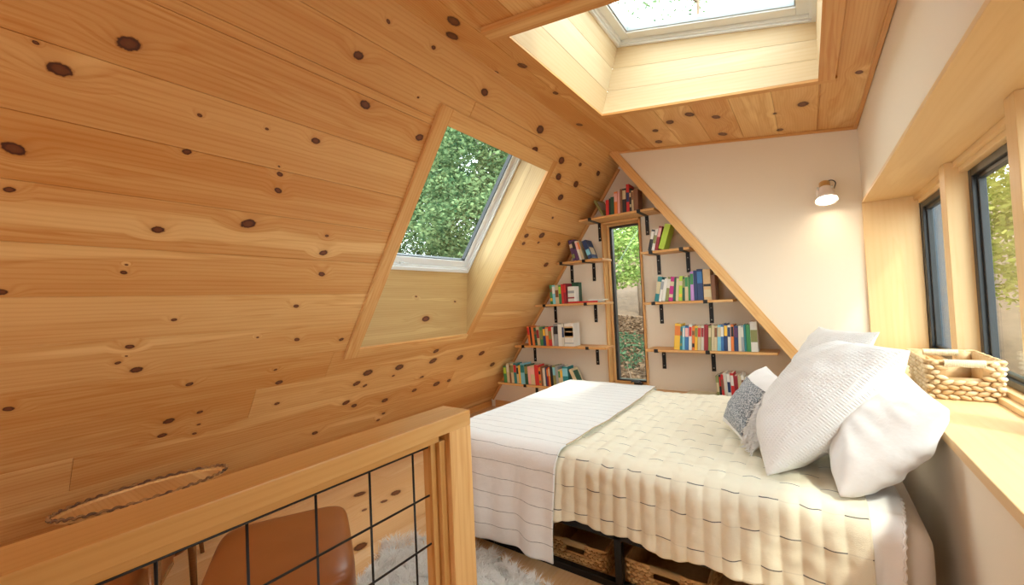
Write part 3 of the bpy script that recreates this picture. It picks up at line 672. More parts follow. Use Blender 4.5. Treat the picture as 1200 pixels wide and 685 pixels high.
# throw over the foot end
def throw_fn(a, b):
    La, Lb = 0.74+0.50, 0.55+1.52+0.25
    s = -0.50+a*La; v = -0.555+b*Lb           # s: distance from foot edge toward the head (negative hangs down the foot)
    zt = BZ+0.036; r = 0.085
    down_s, down_v = max(0, -s), max(0, -v)
    fx, fy = BX0+0.05, BY0+0.05
    x = fx+max(s, 0); y, z = fy+max(v, 0), zt
    if v > 1.44: y = fy+1.44+0.07; z = zt-(v-1.44)
    if v < 0 and s >= 0: y, z = drape_y(v, fy, zt, r)
    elif s < 0 and v >= 0: x, z2 = drape_y(s, fx, zt, r); z = min(z, z2)
    elif s < 0 and v < 0:
        h = math.hypot(down_s, down_v); th = math.atan2(down_v, down_s)
        hz = max(down_s, down_v)*1.0
        o, zz = drape_y(-hz, 0, zt, r)
        x = fx-(-o)*math.cos(th)**0.7; y = fy-(-o)*math.sin(th)**0.7; z = zz
    hang = max(0, max(down_s, down_v)-0.08)
    fs = min(1, hang/0.35)
    if v < 0:
        y -= (0.034+0.016*math.sin(x*17+1.2)+0.008*math.sin(x*37))*fs+0.016
    if s < 0:
        x -= (0.035+0.018*math.sin(y*15))*fs+0.010
    n_ = fold(x, y, z, 5, 0.008)+fold(x, y, z, 14, 0.003)
    if hang > 0: y -= n_*0.8; 
    else: z += n_+0.002
    x += 0.02*math.sin(v*2.3)*a
    z = max(z, 0.012+0.004*math.sin(x*30))
    return Vector((x, y, z)), (x, v+0.02)
mb = MB(); mb.grid(throw_fn, 130, 200)
to = mb.build('throw_blanket', M_THROW, smooth=True, solid=0.006)
tag(to, 'off-white throw with thin dark stripes hanging over the foot of the bed', 'blanket')
mb = MB(); pts = [throw_fn(1.0, j/200)[0]+Vector((0.002, -0.002, 0.004)) for j in range(48, 190, 2)]
mb.tube(pts, 0.0032, 6); mb.build('edge_cord', M_CORD, to, smooth=True)

# ------------------------------------------------------------------ pillows
def pillow(name, label, cat, BN, BF, TF, TN, th, mat, pinch=0.05, n=36, wr=0.012, flange=0, seed=0, group=None, power=0.62):
    BN, BF, TF, TN = [Vector(p) for p in (BN, BF, TF, TN)]; ctr = (BN+BF+TF+TN)/4
    U = (BF-BN).length; V = (TN-BN).length
    nrm = (BF-BN).cross(TN-BN).normalized()
    def fn(side):
        def f(a, b):
            ca, cb = a*2-1, b*2-1
            # rounded-square outline that keeps pointed corners
            ea = 1-pinch*(1-cb*cb)**0 * (1-abs(cb)**2)*0.9; eb = 1-pinch*(1-abs(ca)**2)*0.9
            p = [(1-a)*(1-b), a*(1-b), a*b, (1-a)*b]
            aa = 0.5+0.5*ca*(1-pinch*(1-cb**2)); bb = 0.5+0.5*cb*(1-pinch*(1-ca**2))
            P = BN*((1-aa)*(1-bb))+BF*(aa*(1-bb))+TF*(aa*bb)+TN*((1-aa)*bb)
            prof = (max(0, 1-abs(ca)**2.6)*max(0, 1-abs(cb)**2.6))**power
            w = noise.noise(Vector((ca*2.3+seed, cb*2.3, seed*3+side)))*1.6+noise.noise(Vector((ca*6+seed, cb*6, seed+side*7)))*0.7
            edge = max(0.0, 1-prof)*prof*4
            rad = math.sin(math.atan2(cb, ca)*14+seed)*edge*0.5
            h = th*0.5*prof+(w*wr+rad*wr*0.6)*min(1, prof*2.5)
            return P+nrm*(side*h), (aa*U, bb*V)
        return f
    mb = MB(); mb.grid(fn(1), n, n); mb.grid(fn(-1), n, n, flip=True)
    bmesh.ops.remove_doubles(mb.bm, verts=mb.bm.verts, dist=1e-5)
    for v in mb.bm.verts: v.co -= ctr
    o = mb.build(name, mat, smooth=True, sub=1); o.location = ctr
    if label: tag(o, label, cat, group)
    return o, fn, ctr
pillow('pillow', 'white waffle-weave pillow leaning in front, nearest the camera', 'pillow', (-0.170, 1.88, 0.575), (-0.225, 2.36, 0.60), (0.125, 2.46, 1.055), (0.29, 1.98, 1.075), 0.29, M_WAFFLE, 0.05, wr=0.010, seed=1.3)
pillow('pillow', 'white waffle pillow standing at the back beside the window corner', 'pillow', (-0.02, 2.40, 0.585), (-0.22, 2.93, 0.58), (0.045, 3.02, 1.085), (0.262, 2.46, 1.10), 0.17, M_WAFFLE, 0.06, wr=0.009, seed=4.1)
pillow('pillow', 'glossy white pillow slumped low against the window sill', 'pillow', (0.05, 1.79, 0.585), (0.08, 2.36, 0.59), (0.30, 2.40, 0.96), (0.338, 1.80, 0.915), 0.23, M_SATIN, 0.04, wr=0.009, seed=7.7, power=0.5)
cu, cfn, cctr = pillow('cushion', 'small white cushion with a grey woven panel and a shaggy fringe', 'cushion', (-0.235, 2.10, 0.582), (-0.42, 2.52, 0.60), (-0.20, 2.62, 0.90), (-0.075, 2.24, 0.875), 0.17, M_SHEET, 0.05, wr=0.006, seed=9.2)
# grey woven panel on the front face, and the tufted fringe beside it
side = 1 if ((Vector((-0.42, 2.52, 0.6))-Vector((-0.235, 2.10, 0.582))).cross(Vector((-0.075, 2.24, 0.875))-Vector((-0.235, 2.10, 0.582)))).dot(Vector((-0.6, -0.7, 0.2))) > 0 else -1
f0 = cfn(side); nrm_ = side*(Vector((-0.185, 0.42, 0.018)).cross(Vector((0.16, 0.14, 0.293)))).normalized()
mb = MB(); mb.grid(lambda a, b: (f0(0.13+a*0.68, 0.08+b*0.66)[0]+nrm_*0.003-cctr, (a, b)), 26, 26)
mb.build('grey_panel', M_GREYW, cu, smooth=True, solid=0.004)
mb = MB(); rr = random.Random(4)
for i in range(420):
    b = rr.random(); a = 0.0+rr.random()*0.12
    p = f0(a, b)[0]-cctr; d_ = (nrm_*rr.uniform(0.3, 1)+Vector((rr.uniform(-1, .6), rr.uniform(-1, 0.2), rr.uniform(-0.9, 0.3)))).normalized(); ln = rr.uniform(0.012, 0.028)
    mb.tube([p, p+d_*ln*0.5+Vector((0, 0, -0.002)), p+d_*ln+Vector((0, 0, -0.008))], [0.0028, 0.0026, 0.001], 4)
mb.build('fringe', M_SHEET, cu, smooth=True)

# ------------------------------------------------------------------ woven baskets
def weave_mat(name, c1, c2):
    m, nt, b = mat_new(name); L = nt.links.new; b.inputs['Roughness'].default_value = 0.6
    tc = N(nt, 'ShaderNodeTexCoord'); nz = N(nt, 'ShaderNodeTexNoise'); nz.inputs['Scale'].default_value = 45; nz.inputs['Detail'].default_value = 3; L(tc.outputs['Object'], nz.inputs['Vector'])
    at = N(nt, 'ShaderNodeAttribute', attribute_name='rnd'); s_ = N(nt, 'ShaderNodeSeparateColor'); L(at.outputs['Color'], s_.inputs[0])
    a = N(nt, 'ShaderNodeMath', operation='MULTIPLY_ADD'); L(nz.outputs['Fac'], a.inputs[0]); a.inputs[1].default_value = 0.8; L(s_.outputs[0], a.inputs[2])
    a2 = N(nt, 'ShaderNodeMath', operation='SUBTRACT'); L(a.outputs[0], a2.inputs[0]); a2.inputs[1].default_value = 0.4; a2.use_clamp = True
    mx = N(nt, 'ShaderNodeMix', data_type='RGBA'); mx.inputs['A'].default_value = (*c1, 1); mx.inputs['B'].default_value = (*c2, 1); L(a2.outputs[0], mx.inputs['Factor']); L(mx.outputs['Result'], b.inputs['Base Color'])
    return m
M_WEAVE = weave_mat('water_hyacinth', (0.86, 0.66, 0.42), (0.62, 0.40, 0.19)); M_WEAVED = weave_mat('dark_water_hyacinth', (0.70, 0.44, 0.18), (0.42, 0.22, 0.075))
M_WRAP = plain('straw_wrapping', (0.76, 0.66, 0.46), 0.8, bump=0.6, bscale=250)
M_WRAPD = plain('brown_straw_wrapping', (0.50, 0.34, 0.16), 0.8, bump=0.6, bscale=250)
def basket(label, cx_, cy__, z0, W, Dp, H, rows, mat, wrap, seed=0, handle_w=0.12, flare=0.012):
    t = thing('woven_basket', label, 'basket', (cx_, cy__, z0)); rr = random.Random(seed)
    # each row is a braid: plump leaf-shaped strands overlapping around the walls
    hh = H/rows
    walls = [((-W/2, -Dp/2), (W/2, -Dp/2)), ((W/2, -Dp/2), (W/2, Dp/2)), ((W/2, Dp/2), (-W/2, Dp/2)), ((-W/2, Dp/2), (-W/2, -Dp/2))]
    mb = MB(); hz0, hz1 = H*0.56, H*0.86
    for wi, (p, q) in enumerate(walls):
        p, q = Vector((*p, 0)), Vector((*q, 0)); dl = (q-p).length; dr = (q-p)/dl; out = Vector((dr.y, -dr.x, 0))
        # thin inner liner so that nothing shows through, cut around the handle
        def inner(x0, x1, z0_, z1_):
            if x1-x0 < 1e-4: return
            P8 = []
            for n_ in (-0.010, -0.004):
                for (xx, zz) in ((x0, z0_), (x1, z0_), (x1, z1_), (x0, z1_)):
                    P8.append(p+dr*xx+out*(n_+flare*zz/H)+Vector((0, 0, zz)))
            mb.hexa([P8[0], P8[1], P8[5], P8[4], P8[3], P8[2], P8[6], P8[7]], 0, (0.9, 0, 0, 1))
        hx0, hx1 = dl/2-handle_w/2, dl/2+handle_w/2
        if wi in (0, 2): inner(0, dl, 0, hz0); inner(0, hx0, hz0, H*0.97); inner(hx1, dl, hz0, H*0.97); inner(hx0, hx1, hz1, H*0.97)
        else: inner(0, dl, 0, H*0.97)
        for r_ in range(rows):
            zc = (r_+0.5)*hh; ns = max(5, int(dl/(hh*1.45))); st = dl/ns
            for k in range(ns+1):
                xc = (k+0.5*(r_ % 2))*st
                if xc > dl-0.3*st and r_ % 2: continue
                if wi in (0, 2) and hx0-0.004 < xc < hx1+0.004 and zc > hz0: continue
                tl = (0.30 if r_ % 2 else -0.30)+rr.uniform(-0.1, 0.1)
                c = (rr.random(), 0, 0, 1); base = p+dr*xc+out*(flare*zc/H)+Vector((0, 0, zc))
                ax = (dr*math.cos(tl)+Vector((0, 0, math.sin(tl)))).normalized()
                L_ = st*(0.62 if st*0.5 < xc < dl-st*0.5 else 0.40); pts, rad = [], []
                for s_ in range(5):
                    u = s_/4*2-1
                    pts.append(base+ax*(L_*u)+out*(0.004*(1-u*u)-0.002)); rad.append(max(0.0012, hh*0.52*(1-abs(u)**2.2*0.72)))
                mb.tube(pts, rad, 6, c=c)
    mb.build('basket_wall', mat, t, smooth=True)
    mb = MB(); mb.box(-W/2, W/2, -Dp/2, Dp/2, 0.0, 0.006); mb.build('basket_base', mat, t)
    mb = MB(); fl = flare; pts = []
    for (x, y) in ((-W/2-fl, -Dp/2-fl), (W/2+fl, -Dp/2-fl), (W/2+fl, Dp/2+fl), (-W/2-fl, Dp/2+fl)): pts.append((x, y, H-0.004))
    P = []
    for i in range(4):
        a_, b__ = Vector(pts[i]), Vector(pts[(i+1) % 4])
        for k in range(14): P.append(a_.lerp(b__, (k+0.04)/14)+Vector((0, 0, 0.0015*math.sin(k*2.1))))
    mb.tube(P, 0.0065, 7, closed=True); mb.build('rim', mat, t, smooth=True)
    for s_ in (-1, 1):
        mb = MB(); y = s_*(Dp/2+fl*0.8); nW = 26
        for k in range(nW):
            x = -handle_w*0.55+handle_w*1.1*k/(nW-1)
            mb.tube([(x, y-0.008, hz1-0.002), (x+0.001, y-0.011, (hz1+H)/2), (x, y-0.008, H+0.001), (x, y+0.008, H+0.001), (x, y+0.010, (hz1+H)/2), (x, y+0.008, hz1-0.002)], 0.0026, 5, closed=True)
        mb.box(-handle_w*0.55, handle_w*0.55, y-0.007, y+0.007, hz1, H-0.002)
        mb.build('handle', wrap, t, smooth=True)
    return t
basket('pale woven basket with wrapped handle on the window sill', 0.510, 2.66, RZ0+0.001, 0.205, 0.36, 0.165, 8, M_WEAVE, M_WRAP, 3, 0.105)
basket('brown woven basket under the bed, left of the steel post', -0.985, 1.985, 0.0, 0.290, 0.34, 0.128, 8, M_WEAVED, M_WRAPD, 5, 0.10)
basket('brown woven basket under the bed, right of the steel post', -0.555, 1.985, 0.0, 0.32, 0.34, 0.132, 8, M_WEAVED, M_WRAPD, 6, 0.11)
basket('dark woven basket under the bed foot, half behind the throw', -1.38, 2.10, 0.0, 0.30, 0.34, 0.130, 8, M_WEAVED, M_WRAPD, 8, 0.10)

# ------------------------------------------------------------------ shelves
def shelf(label, x0, x1, zt, brs, cutL=None):
    xc = (x0+x1)/2
    t = thing('wall_shelf', label, 'shelf', (xc, D, zt), group=None)
    mb = MB(); mb.box(x0-xc, x1-xc, -0.25, -0.002, -0.022, 0, 0); mb.build('board', M_PINE, t, bevel=0.002)
    for bx in brs:
        x = bx-xc; mb = MB(); w_ = 0.0175
        mb.box(x-w_, x+w_, -0.008, -0.002, -0.215, -0.022); mb.box(x-w_, x+w_, -0.254, -0.002, -0.028, -0.022)
        mb.box(x-w_, x+w_, -0.257, -0.2505, -0.028, 0.004)
        br_ = mb.build('bracket', M_STEEL, t, bevel=0.001)
        for sz in (-0.075, -0.185):
            mb = MB(); M_ = Matrix.Translation((x, -0.008, sz)) @ Matrix.Rotation(R(90), 4, 'X'); mb.lathe([(0.0055, 0.0), (0.0055, 0.001), (0.003, 0.003), (0.0005, 0.0034)], 10, M_)
            mb.build('screw', M_SCREW, br_, smooth=True)
    return t
S = dict(L1=0.367, L2=0.812, L3=1.267, L4=1.712, T=2.130, R2=1.727, R3=1.247, R4=0.806, R5=0.385)
shelf('lowest pine shelf left of the tall window', -3.060, -1.78, S['L1'], (-2.665, -1.87))
shelf('second lowest pine shelf left of the tall window', -2.785, -1.665, S['L2'], (-2.665, -1.87))
shelf('middle pine shelf left of the tall window', -2.478, -1.66, S['L3'], (-2.36, -1.865))
shelf('short pine shelf left of the tall window, second from the top', -2.18, -1.655, S['L4'], (-2.125, -1.86))
shelf('top pine shelf running over the tall window', -1.894, -1.120, S['T'], (-1.77, -1.265))
shelf('short pine shelf right of the tall window, highest on that side', -1.264, -0.83, S['R2'], (-1.172, -0.90))
shelf('second pine shelf on the right of the tall window', -1.258, -0.51, S['R3'], (-1.172, -0.725))
shelf('third pine shelf on the right of the tall window', -1.27, -0.215, S['R4'], (-1.172, -0.73))
shelf('lowest pine shelf on the right, hidden behind the bed', -1.25, 0.02, S['R5'], (-1.172, -0.73))

# ------------------------------------------------------------------ books
COL = dict(green=(0.05,0.24,0.08), dgreen=(0.02,0.09,0.05), lime=(0.45,0.62,0.05), cream=(0.62,0.50,0.30), pale=(0.66,0.60,0.50), white=(0.74,0.70,0.63), teal=(0.02,0.20,0.22),
    lblue=(0.22,0.55,0.66), blue=(0.04,0.16,0.38), navy=(0.02,0.045,0.13), red=(0.62,0.03,0.03), dred=(0.30,0.02,0.03), orange=(0.75,0.20,0.04), yellow=(0.85,0.50,0.05), brown=(0.22,0.09,0.04),
    black=(0.015,0.015,0.018), grey=(0.32,0.33,0.34), pink=(0.80,0.42,0.38), magenta=(0.50,0.02,0.20), purple=(0.10,0.035,0.11), tan=(0.62,0.40,0.20), olive=(0.24,0.24,0.08), lilac=(0.50,0.25,0.55))
CN = dict(dgreen='dark green', lime='lime green', lblue='light blue', dred='dark red', pale='off-white')
BM = {k: plain('book_cloth_'+k, v, 0.5, var=0.12) for k, v in COL.items()}
M_PAGES = plain('book_pages', (0.80, 0.72, 0.56), 0.85)
ORD = ['first','second','third','fourth','fifth','sixth','seventh','eighth','ninth','tenth','eleventh','twelfth','thirteenth','fourteenth','fifteenth','sixteenth','seventeenth','eighteenth','nineteenth','twentieth','twenty-first','twenty-second','twenty-third','twenty-fourth','twenty-fifth','twenty-sixth','twenty-seventh']
def book(label, x, z, w_, h, dp, col, lean=0.0, band=None, group=None, y=None, art=None, yaw=0.0):
    """spine faces -Y, bottom left corner of the spine at (x, z); lean in radians, positive to the right"""
    y = (D-0.232) if y is None else y
    t = thing('book', label, 'book', (x, y, z), group=group)
    t.rotation_euler = (0, lean, yaw)
    c = min(0.003, w_*0.12)
    mb = MB(); mb.box(0.0003, c, 0, dp, 0, h); mb.box(w_-c, w_-0.0003, 0, dp, 0, h); mb.box(c, w_-c, 0, c, 0, h); mb.build('cover', BM[col], t, bevel=0.0012)
    mb = MB(); mb.box(c, w_-c, c, dp-0.004, 0.003, h-0.004); mb.build('pages', M_PAGES, t)
    if band:
        for (b0, b1, bc) in band:
            mb = MB(); mb.box(0.0022, w_-0.0022, -0.0006, 0.0004, h*b0, h*b1); mb.build('spine_label', BM[bc], t)
    if art:
        mb = MB(); mb.box(w_-0.0006, w_+0.0002, dp*0.15, dp*0.85, h*art[0], h*art[1]); mb.build('cover_picture', BM[art[2]], t)
    return t
def run(shelf_phrase, grp, xs, cols, hs, zt, lean=0.0, dps=None, seed=0, gap=0.0008):
    rr = random.Random(seed); n = len(cols)
    for i in range(n):
        c = cols[i]; x0, x1 = xs[i], xs[i+1]; h = hs[i] if isinstance(hs, (list, tuple)) else hs*rr.uniform(0.88, 1.04)
        ln = lean[i] if isinstance(lean, (list, tuple)) else lean
        w_ = (x1-x0)*math.cos(ln)-gap-abs(math.sin(ln))*0.0005
        cc, band = (c, None) if '/' not in c else (c.split('/')[0], None)
        alt = c.split('/')[1] if '/' in c else None
        k = rr.random()
        if alt: band = [(0.55, 0.92, alt)]
        elif k < 0.25: band = [(rr.uniform(0.1, .2), rr.uniform(0.28, .36), rr.choice(['cream', 'olive', 'black', 'yellow'])), (0.62, 0.8, rr.choice(['cream', 'black', 'brown']))]
        elif k < 0.55: band = [(rr.uniform(0.3, .4), rr.uniform(0.7, .85), rr.choice(['cream', 'navy', 'dred', 'brown', 'olive']))]
        if band: band = [b for b in band if b[2] != cc]
        nm = CN.get(cc, cc)
        lab = f"{nm} book{' with '+CN.get(alt, alt)+' band' if alt else ''}, {ORD[i]} from left {shelf_phrase}"
        zz = zt+0.0006+(w_*math.sin(ln) if ln > 0 else 0)
        book(lab, x0, zz, w_, h, rr.uniform(0.13, 0.165), cc, lean=ln, band=band, group=grp)
x = [-2.972,-2.926,-2.886,-2.862,-2.823,-2.782,-2.752,-2.726,-2.669,-2.626,-2.589,-2.534,-2.481,-2.452,-2.427,-2.395,-2.376,-2.355,-2.331,-2.297,-2.261,-2.23,-2.204,-2.176,-2.109]
run('on the lowest left shelf', 'books on the lowest left shelf', x, ['green/lime','cream/pale','brown/olive','cream/olive','teal/red','cream/black','yellow','lblue/teal','dgreen/olive','pink','cream/pink','red','orange','brown','pale','navy','dred/orange','orange/cream','black','olive/lblue','grey','cream/green','cream/yellow','teal/lblue'],
    [.19,.225,.20,.225,.23,.20,.21,.235,.22,.205,.215,.225,.20,.215,.195,.205,.20,.21,.215,.23,.225,.19,.20,.225], S['L1'], lean=-0.05, seed=1)
book('cream book with dark green cover leaning at right end of lowest left shelf', -2.020, S['L1']+0.0006, 0.032, 0.215, 0.15, 'cream', lean=-0.42, group='books on the lowest left shelf', art=(0.12, 0.88, 'dgreen'))
x = [-2.600,-2.568,-2.545,-2.512,-2.480,-2.442,-2.402,-2.368,-2.33,-2.29,-2.268,-2.214,-2.167,-2.140]
run('on the second lowest left shelf', 'books on the second lowest left shelf', x, ['orange/red','black','orange','dgreen','cream','green','navy/yellow','orange/cream','red','white','grey/black','white','pale'],
    [.215,.21,.21,.20,.21,.205,.20,.205,.21,.205,.235,.235,.24], S['L2'], lean=[-0.09]*5+[-0.04]*5+[0, 0, 0], seed=2)
book('thick white book with a brown picture, right end of second lowest left shelf', -2.137, S['L2']+0.0006, 0.108, 0.245, 0.15, 'white', group='books on the second lowest left shelf', band=[(0.38, 0.86, 'tan'), (0.44, 0.62, 'brown'), (0.66, 0.80, 'olive'), (0.12, 0.16, 'grey')])
x = [-2.288,-2.257,-2.222,-2.179,-2.147,-2.12,-2.088]
run('on the middle left shelf', 'books on the middle left shelf', x, ['green','lblue/white','cream','green/lime','red','dred/red'], [.21,.205,.205,.20,.21,.215], S['L3'], lean=[-0.03]*6, seed=3)
book('tall dark green book behind the white one on the middle left shelf', -2.086, S['L3']+0.0006, 0.075, 0.225, 0.09, 'dgreen', group='books on the middle left shelf', y=D-0.105)
book('short white book with a grey mark on the middle left shelf', -2.072, S['L3']+0.020, 0.078, 0.160, 0.11, 'white', group='books on the middle left shelf', band=[(0.55, 0.72, 'grey'), (0.2, 0.3, 'dred')])
t = book('red book lying flat on the middle left shelf', -1.735, S['L3']+0.0006, 0.018, 0.34, 0.15, 'red', lean=-math.pi/2, group='books on the middle left shelf')
t = book('slim white book lying flat by the window edge, middle left shelf', -1.675, S['L3']+0.0196, 0.013, 0.17, 0.14, 'white', lean=-math.pi/2, group='books on the middle left shelf')
run('on the short upper left shelf', 'books on the short upper left shelf', [-1.990,-1.952,-1.912,-1.885,-1.857], ['purple','purple/black','white/pink','cream/orange'], [.225,.225,.21,.21], S['L4'], lean=[-0.22, -0.24, -0.26, -0.28], seed=4)
book('navy book with a cream disc leaning left on the short upper left shelf', -1.812, S['L4']+0.0006, 0.045, 0.205, 0.15, 'navy', lean=-0.34, group='books on the short upper left shelf', art=(0.2, 0.6, 'cream'), band=[(0.2, 0.5, 'lblue')])
# top shelf
book('green and grey hardback leaning left at the left end of the top shelf', -1.640, S['T']+0.0006, 0.022, 0.200, 0.155, 'olive', lean=-0.52, yaw=-0.25, group='books on the top shelf', art=(0.35, 0.9, 'grey'))
x = [-1.600,-1.566,-1.548,-1.512,-1.476,-1.451,-1.427,-1.388,-1.356,-1.336,-1.315,-1.270]
run('on the top shelf over the window', 'books on the top shelf', x, ['red','black','dgreen','orange/pink','pink','brown','black/cream','red','black','cream/brown','brown'], [.155,.165,.175,.22,.215,.235,.235,.27,.225,.20,.205], S['T'], lean=[0.03]*8+[0.02]*3, seed=5)
run('on the highest right shelf', 'books on the highest right shelf', [-1.203,-1.170,-1.140,-1.108], ['black/white','white','dred/pink'], [.20,.205,.225], S['R2'], lean=0.24, seed=6)
book('bright green book leaning right on the highest right shelf', -1.106, S['R2']+0.018, 0.052, 0.235, 0.16, 'lime', lean=0.32, group='books on the highest right shelf')
x = [-1.168,-1.129,-1.102,-1.072,-1.04,-1.002,-0.978,-0.952,-0.92,-0.896,-0.866,-0.848,-0.818,-0.787,-0.74]
run('on the second right shelf', 'books on the second right shelf', x, ['teal','white/grey','white','olive/pale','magenta','dgreen','cream','lime','dgreen/olive','cream/green','green','lilac/green','navy','navy/blue'],
    [.235,.205,.215,.225,.225,.215,.21,.225,.215,.23,.21,.26,.265,.275], S['R3'], lean=[.20,.20,.19,.17,.14,.10,.09,.08,.05,.03,.02,.02,.01,.0], seed=7)
book('tan boxed book with a dark middle band on the second right shelf', -0.738, S['R3']+0.0006, 0.062, 0.270, 0.16, 'tan', group='books on the second right shelf', band=[(0.44, 0.52, 'black'), (0.1, 0.34, 'cream')])
book('dark brown thick book at the right end of the second right shelf', -0.674, S['R3']+0.0006, 0.032, 0.215, 0.16, 'brown', group='books on the second right shelf')
x = [-1.017,-0.965,-0.943,-0.922,-0.889,-0.862,-0.839,-0.815,-0.787,-0.763,-0.729,-0.703,-0.681,-0.656,-0.627,-0.602,-0.574,-0.55,-0.526,-0.494,-0.471,-0.448,-0.432,-0.401,-0.348]
run('on the third right shelf', 'books on the third right shelf', x, ['yellow/orange','teal','lblue/white','blue/pink','white/red','orange','yellow/olive','cream/red','pale/dred','dred','olive/cream','cream','cream/brown','lblue/cream','blue/white','navy/yellow','white/navy','orange/black','navy/purple','pale','grey/pale','teal','green','white'],
    [.235,.21,.215,.215,.225,.215,.215,.215,.215,.225,.215,.22,.215,.22,.225,.235,.22,.225,.215,.215,.22,.225,.225,.25], S['R4'], lean=[.10]+[.06]*13+[.03]*6+[0.0]*4, seed=8)
x = [-0.678,-0.653,-0.637,-0.617,-0.591,-0.564,-0.537,-0.508,-0.484,-0.461,-0.438,-0.407,-0.375,-0.339]
run('on the lowest right shelf', 'books on the lowest right shelf', x, ['olive','black/red','red','pale','white','red/white','dred','cream','white','cream/brown','olive/cream','orange/cream','cream'], [.205,.215,.22,.235,.225,.235,.215,.22,.225,.205,.205,.20,.22], S['R5'], lean=-0.03, seed=9)
book('pale book lying flat on the lowest right shelf', -0.700, S['R5']+0.0006, 0.030, 0.235, 0.16, 'cream', lean=-math.pi/2, group='books on the lowest right shelf')

# ------------------------------------------------------------------ wall lamp
lx, lzz = 0.145, 2.010
M_SHADE = plain('blush_enamel', (0.86, 0.74, 0.66), 0.3)
lt = thing('wall_lamp', 'small white cone wall lamp with a wooden neck on the plaster wall', 'lamp', (lx, DC, lzz))
mb = MB(); mb.lathe([(0.055, 0), (0.055, 0.012), (0.048, 0.018), (0.001, 0.018)], 32, Matrix.Rotation(R(90), 4, 'X')); mb.build('back_plate', M_SHADE, lt, smooth=False, bevel=0.002)
axis = Vector((0.03, -0.40, -0.92)).normalized(); q_ = axis.to_track_quat('Z', 'Y').to_matrix().to_4x4(); O = Vector((0.0, -0.064, 0.030))
ML = Matrix.Translation(O) @ q_
mb = MB(); mb.lathe([(0.026, -0.042), (0.033, -0.036), (0.033, 0.018), (0.030, 0.022)], 28, ML); mb.build('wooden_neck', pine('turned_oak', light_c=(0.62, 0.36, 0.13), mid_c=(0.45, 0.22, 0.06), ring=60), lt, smooth=True)
mb = MB(); mb.lathe([(0.035, 0.008), (0.041, 0.045), (0.052, 0.082), (0.070, 0.118), (0.067, 0.118), (0.049, 0.082), (0.037, 0.046), (0.031, 0.010)], 40, ML, caps=False); mb.build('lamp_shade', M_SHADE, lt, smooth=True)
m, nt, b = mat_new('lit_bulb'); b.inputs['Emission Color'].default_value = (1.0, 0.86, 0.66, 1); b.inputs['Emission Strength'].default_value = 22.0; b.inputs['Base Color'].default_value = (1, 1, 1, 1)
mb = MB(); mb.lathe([(0.001, 0.018), (0.028, 0.022), (0.032, 0.050), (0.044, 0.082), (0.060, 0.110), (0.056, 0.1135), (0.03, 0.115), (0.001, 0.116)], 32, ML, caps=False); mb.build('bulb', m, lt, smooth=True)
for s_ in (-1, 1):
    mb = MB(); mb.box(s_*0.036-0.004, s_*0.036+0.004, -0.070, -0.005, 0.020, 0.034)
    mb.lathe([(0.009, -0.005), (0.009, 0.005)], 14, Matrix.Translation((s_*0.042, -0.062, 0.028)) @ Matrix.Rotation(R(90), 4, 'Y')); mb.build('hinge', M_SCREW, lt, bevel=0.001)
mb = MB(); pts = [Vector((0.004+0.030*(1-math.cos(a)) , -0.045+0.01*math.sin(a), 0.050+0.030*math.sin(a))) for a in [i*math.pi*1.15/14 for i in range(15)]]
mb.tube([(0.0, -0.045, 0.045)]+pts+[(0.055, -0.018, 0.02)], 0.0035, 8); mb.build('cable', M_FRAME_B, lt, smooth=True)
pl = light('lamp_light', 'SPOT', (lx+0.004, DC-0.120, lzz-0.090), axis, 6, (1.0, 0.78, 0.52)); pl.data.spot_size = R(150); pl.data.spot_blend = 0.9; pl.data.shadow_soft_size = 0.05

# ------------------------------------------------------------------ railing in front
rl = thing('railing', 'oiled pine stair railing with a black wire grid in the foreground', 'railing', (-1.0, 1.0, 0))
MRX = lambda *a: (a[0]+1.0, a[1]+1.0, a[2]-1.0, a[3]-1.0, a[4], a[5])
mb = MB(); mb.box(*MRX(-1.068, -0.942, -0.60, 1.047, 0.900, 0.950), 1); mb.build('top_rail', M_RAIL, rl, bevel=0.003)
mb = MB(); mb.box(*MRX(-1.060, -0.943, 0.947, 1.047, 0.0, 0.900), 2); mb.build('newel_post', M_PINE, rl, bevel=0.003)
mb = MB(); mb.box(*MRX(-1.035, -0.965, 0.922, 0.947, 0.0, 0.875), 2); mb.box(*MRX(-1.018, -0.982, 0.900, 0.922, 0.0, 0.875), 2); mb.build('inner_stile', M_RAIL, rl, bevel=0.002)
mb = MB(); mb.box(*MRX(-1.035, -0.965, -0.60, 0.922, 0.875, 0.900), 1); mb.build('inner_rail', M_RAIL, rl, bevel=0.002)
mb = MB(); mb.box(*MRX(-1.035, -0.965, -0.60, 0.922, 0.04, 0.08), 1); mb.build('bottom_rail', M_RAIL, rl, bevel=0.002)
for y in [0.843-0.152*i for i in range(10)]:
    mb = MB(); mb.tube([(0, y-1.0, 0.075), (0, y-1.0, 0.88)], 0.0032, 8); mb.build('wire', M_STEEL, rl, smooth=True)
for z in [0.860-0.149*i for i in range(6)]:
    mb = MB(); mb.tube([(0.004, -1.60, z), (0.004, -0.095, z)], 0.0032, 8); mb.build('wire', M_STEEL, rl, smooth=True)

